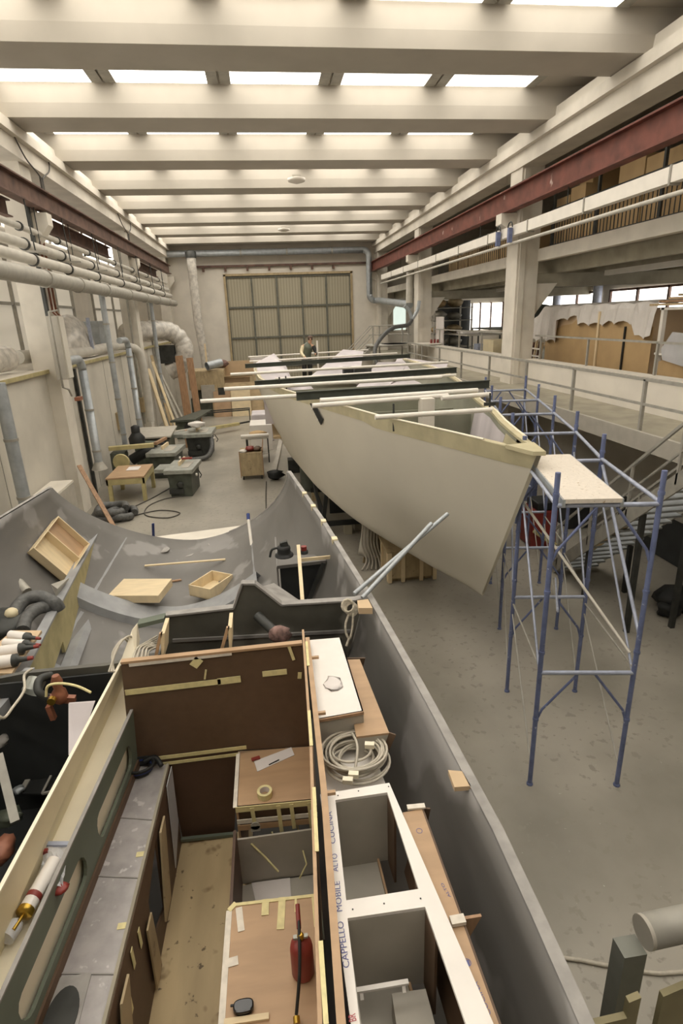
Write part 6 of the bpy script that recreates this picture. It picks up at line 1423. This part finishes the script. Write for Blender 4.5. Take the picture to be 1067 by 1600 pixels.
# brown outer strip
t = thing('brown_edge_panel', 'long brown plywood edge strip with pen marks outside the framed cabinet', 'strip', (.7, 1.8, 2.5))
c = [zq(640, 1268, 2.9), zq(659, 1264, 2.9), zq(790, 1630, 2.9), zq(762, 1630, 2.9)]
MB().slab([c[0]+V(-.04, 0, 0), c[1], c[2], c[3]+V(-.04, 0, 0)], (0, 0, -.015)).build('strip', m_okume, t)
MB().slab([c[1], c[2], c[2]+V(-.1, 0, -.45), c[1]+V(-.1, 0, -.45)], (.01, 0, 0)).build('side', m_mahog, t)
a_ = c[1]; MB().slab([a_+V(-.06, .01, .005), a_+V(.05, .0, -.01), a_+V(.03, 0, -.14), a_+V(-.02, 0, -.14)], (0, .012, 0)).build('bracket', m_mahog, t)
MB().bar(a_+V(-.08, .015, .008), a_+V(.02, .01, .008), .03, .012).build('bracket_cap', m_tapew, t)
p = zq(716, 1438, 2.9); MB().slab([p+V(0, 0, 0), p+V(.11, 0, .0), p+V(.05, 0, -.14), p+V(0, 0, -.14)], (0, .014, 0)).build('bracket', m_wood, t)
MB().bar(zq(704, 1440, 2.915), zq(726, 1436, 2.915), .04, .02).build('tape_wad', m_tapew, t)
q = P(716, 1218, y=gx(2.9, 0).y, ) if False else zq(716, 1215, 3.0)
one(MB().slab([zq(700, 1203, 3.02), zq(722, 1205, 3.02), zq(736, 1228, 3.02), zq(710, 1230, 3.02)], (0, 0, -.03)), 'gunwale_pad', m_cardp, 'tan pad taped on the gunwale flange beside the cable coil', 'pad')
# handwriting
def text(s, a_, b_, z, h, mat, parent):
    """handwriting lying flat, running from photo point a_ to b_"""
    A = zq(a_[0], a_[1], z); B_ = zq(b_[0], b_[1], z); L_ = (B_-A).length; ang = math.atan2(B_.y-A.y, B_.x-A.x)
    cu = bpy.data.curves.new('writing', 'FONT'); cu.body = s; cu.size = 1; cu.offset = .0
    ob = bpy.data.objects.new('tmp', cu); COL.objects.link(ob); dg = bpy.context.evaluated_depsgraph_get(); me = bpy.data.meshes.new_from_object(ob.evaluated_get(dg))
    xs = [v.co.x for v in me.vertices]; w_ = max(xs)-min(xs); x0 = min(xs); k = L_/w_; ky = h/.72
    ca, sa = math.cos(ang), math.sin(ang)
    mb = MB().add([V(A.x+(v.co.x-x0)*k*ca-(v.co.y-.36)*ky*sa, A.y+(v.co.x-x0)*k*sa+(v.co.y-.36)*ky*ca, z) for v in me.vertices], [tuple(f_.vertices) for f_ in me.polygons])
    bpy.data.objects.remove(ob); return mb.build('handwriting', mat, parent)
m_ink = M('blue_ink', (98, 100, 150), .6, var=.05); m_inkr = M('red_ink', (190, 80, 90), .6, var=.05)
fc = [o for o in bpy.data.objects if o.name.startswith('framed_cabinet')][0]; WO[fc.name] = Vector(fc.location)
zi = zf+.0105
for s, a_, b_ in (('CAPPELLO', (541, 1512), (531, 1440)), ('MOBILE', (530, 1424), (526, 1377)), ('ALTO', (524, 1362), (522, 1334)), ('CUCINA', (520, 1318), (514, 1268))): text(s, a_, b_, zi, .028, m_ink, fc)
text('BR', (551, 1596), (549, 1584), zi, .03, m_inkr, fc)
text('CUCINA', (764, 1586), (742, 1534), 2.9015, .02, m_ink, t); text('I', (731, 1509), (729, 1500), 2.9015, .02, m_ink, t)
for (u, v) in ((730, 1504), (655, 1298)):
    p = zq(u, v, 2.902); ring = MB(); nn_ = 20
    ring.grid([[p+V(r*math.cos(2*PI*k/nn_), r*math.sin(2*PI*k/nn_), 0) for k in range(nn_+1)] for r in (.014, .0165)]); ring.build('handwriting', m_ink, t)
text('ALTO', (703, 1402), (690, 1380), 2.9015, .014, m_ink, t)

# ---------------------------------------------------------------- bottom right
t = thing('fabric_duct', 'stained horizontal pipe end entering from the lower right edge', 'pipe', P(1035, 1450, z=2.4))
A = P(1007, 1456, z=2.55); B_ = P(1090, 1438, z=2.55)
MB().path([A, B_+(B_-A)*.6], .075, 20, caps=False).build('pipe', m_galvd, t, solid=.006)
MB().lathe(A, [(.079, -.01), (.079, .01)], 20, (B_-A)).build('rim', m_greyp, t)
one(MB().bar(P(984, 1478, z=2.46), V(P(984, 1478, z=2.46).x, P(984, 1478, z=2.46).y, 0), .12, .1), 'grey_post', m_post, 'grey square post under the stained pipe at the lower right', 'post')
for (pts, lb) in ((((1030, 1547), (1075, 1528)), 'plywood board standing upright in the lower right corner'), (((922, 1592), (974, 1580)), 'low plywood board at the bottom edge left of the grey post'), (((977, 1556), (996, 1548)), 'narrow plywood strip standing just left of the grey post')):
    z_ = {1030: 2.35, 922: 2.3, 977: 2.4}[pts[0][0]]
    a_ = P(*pts[0], z=z_); b_ = P(*pts[1], z=z_)
    if pts[0][0] == 1030: b_ = b_+(b_-a_)
    one(MB().slab([a_, b_, V(b_.x, b_.y, 0), V(a_.x, a_.y, 0)], (0, -.03, 0)), 'plywood_board', m_ply_shade, lb, 'board')
# ================================================================ WORLD
wd = bpy.data.worlds.new('sky'); SC.world = wd; wd.use_nodes = True
wd.node_tree.nodes['Background'].inputs[0].default_value = (.9, .95, 1, 1); wd.node_tree.nodes['Background'].inputs[1].default_value = .6
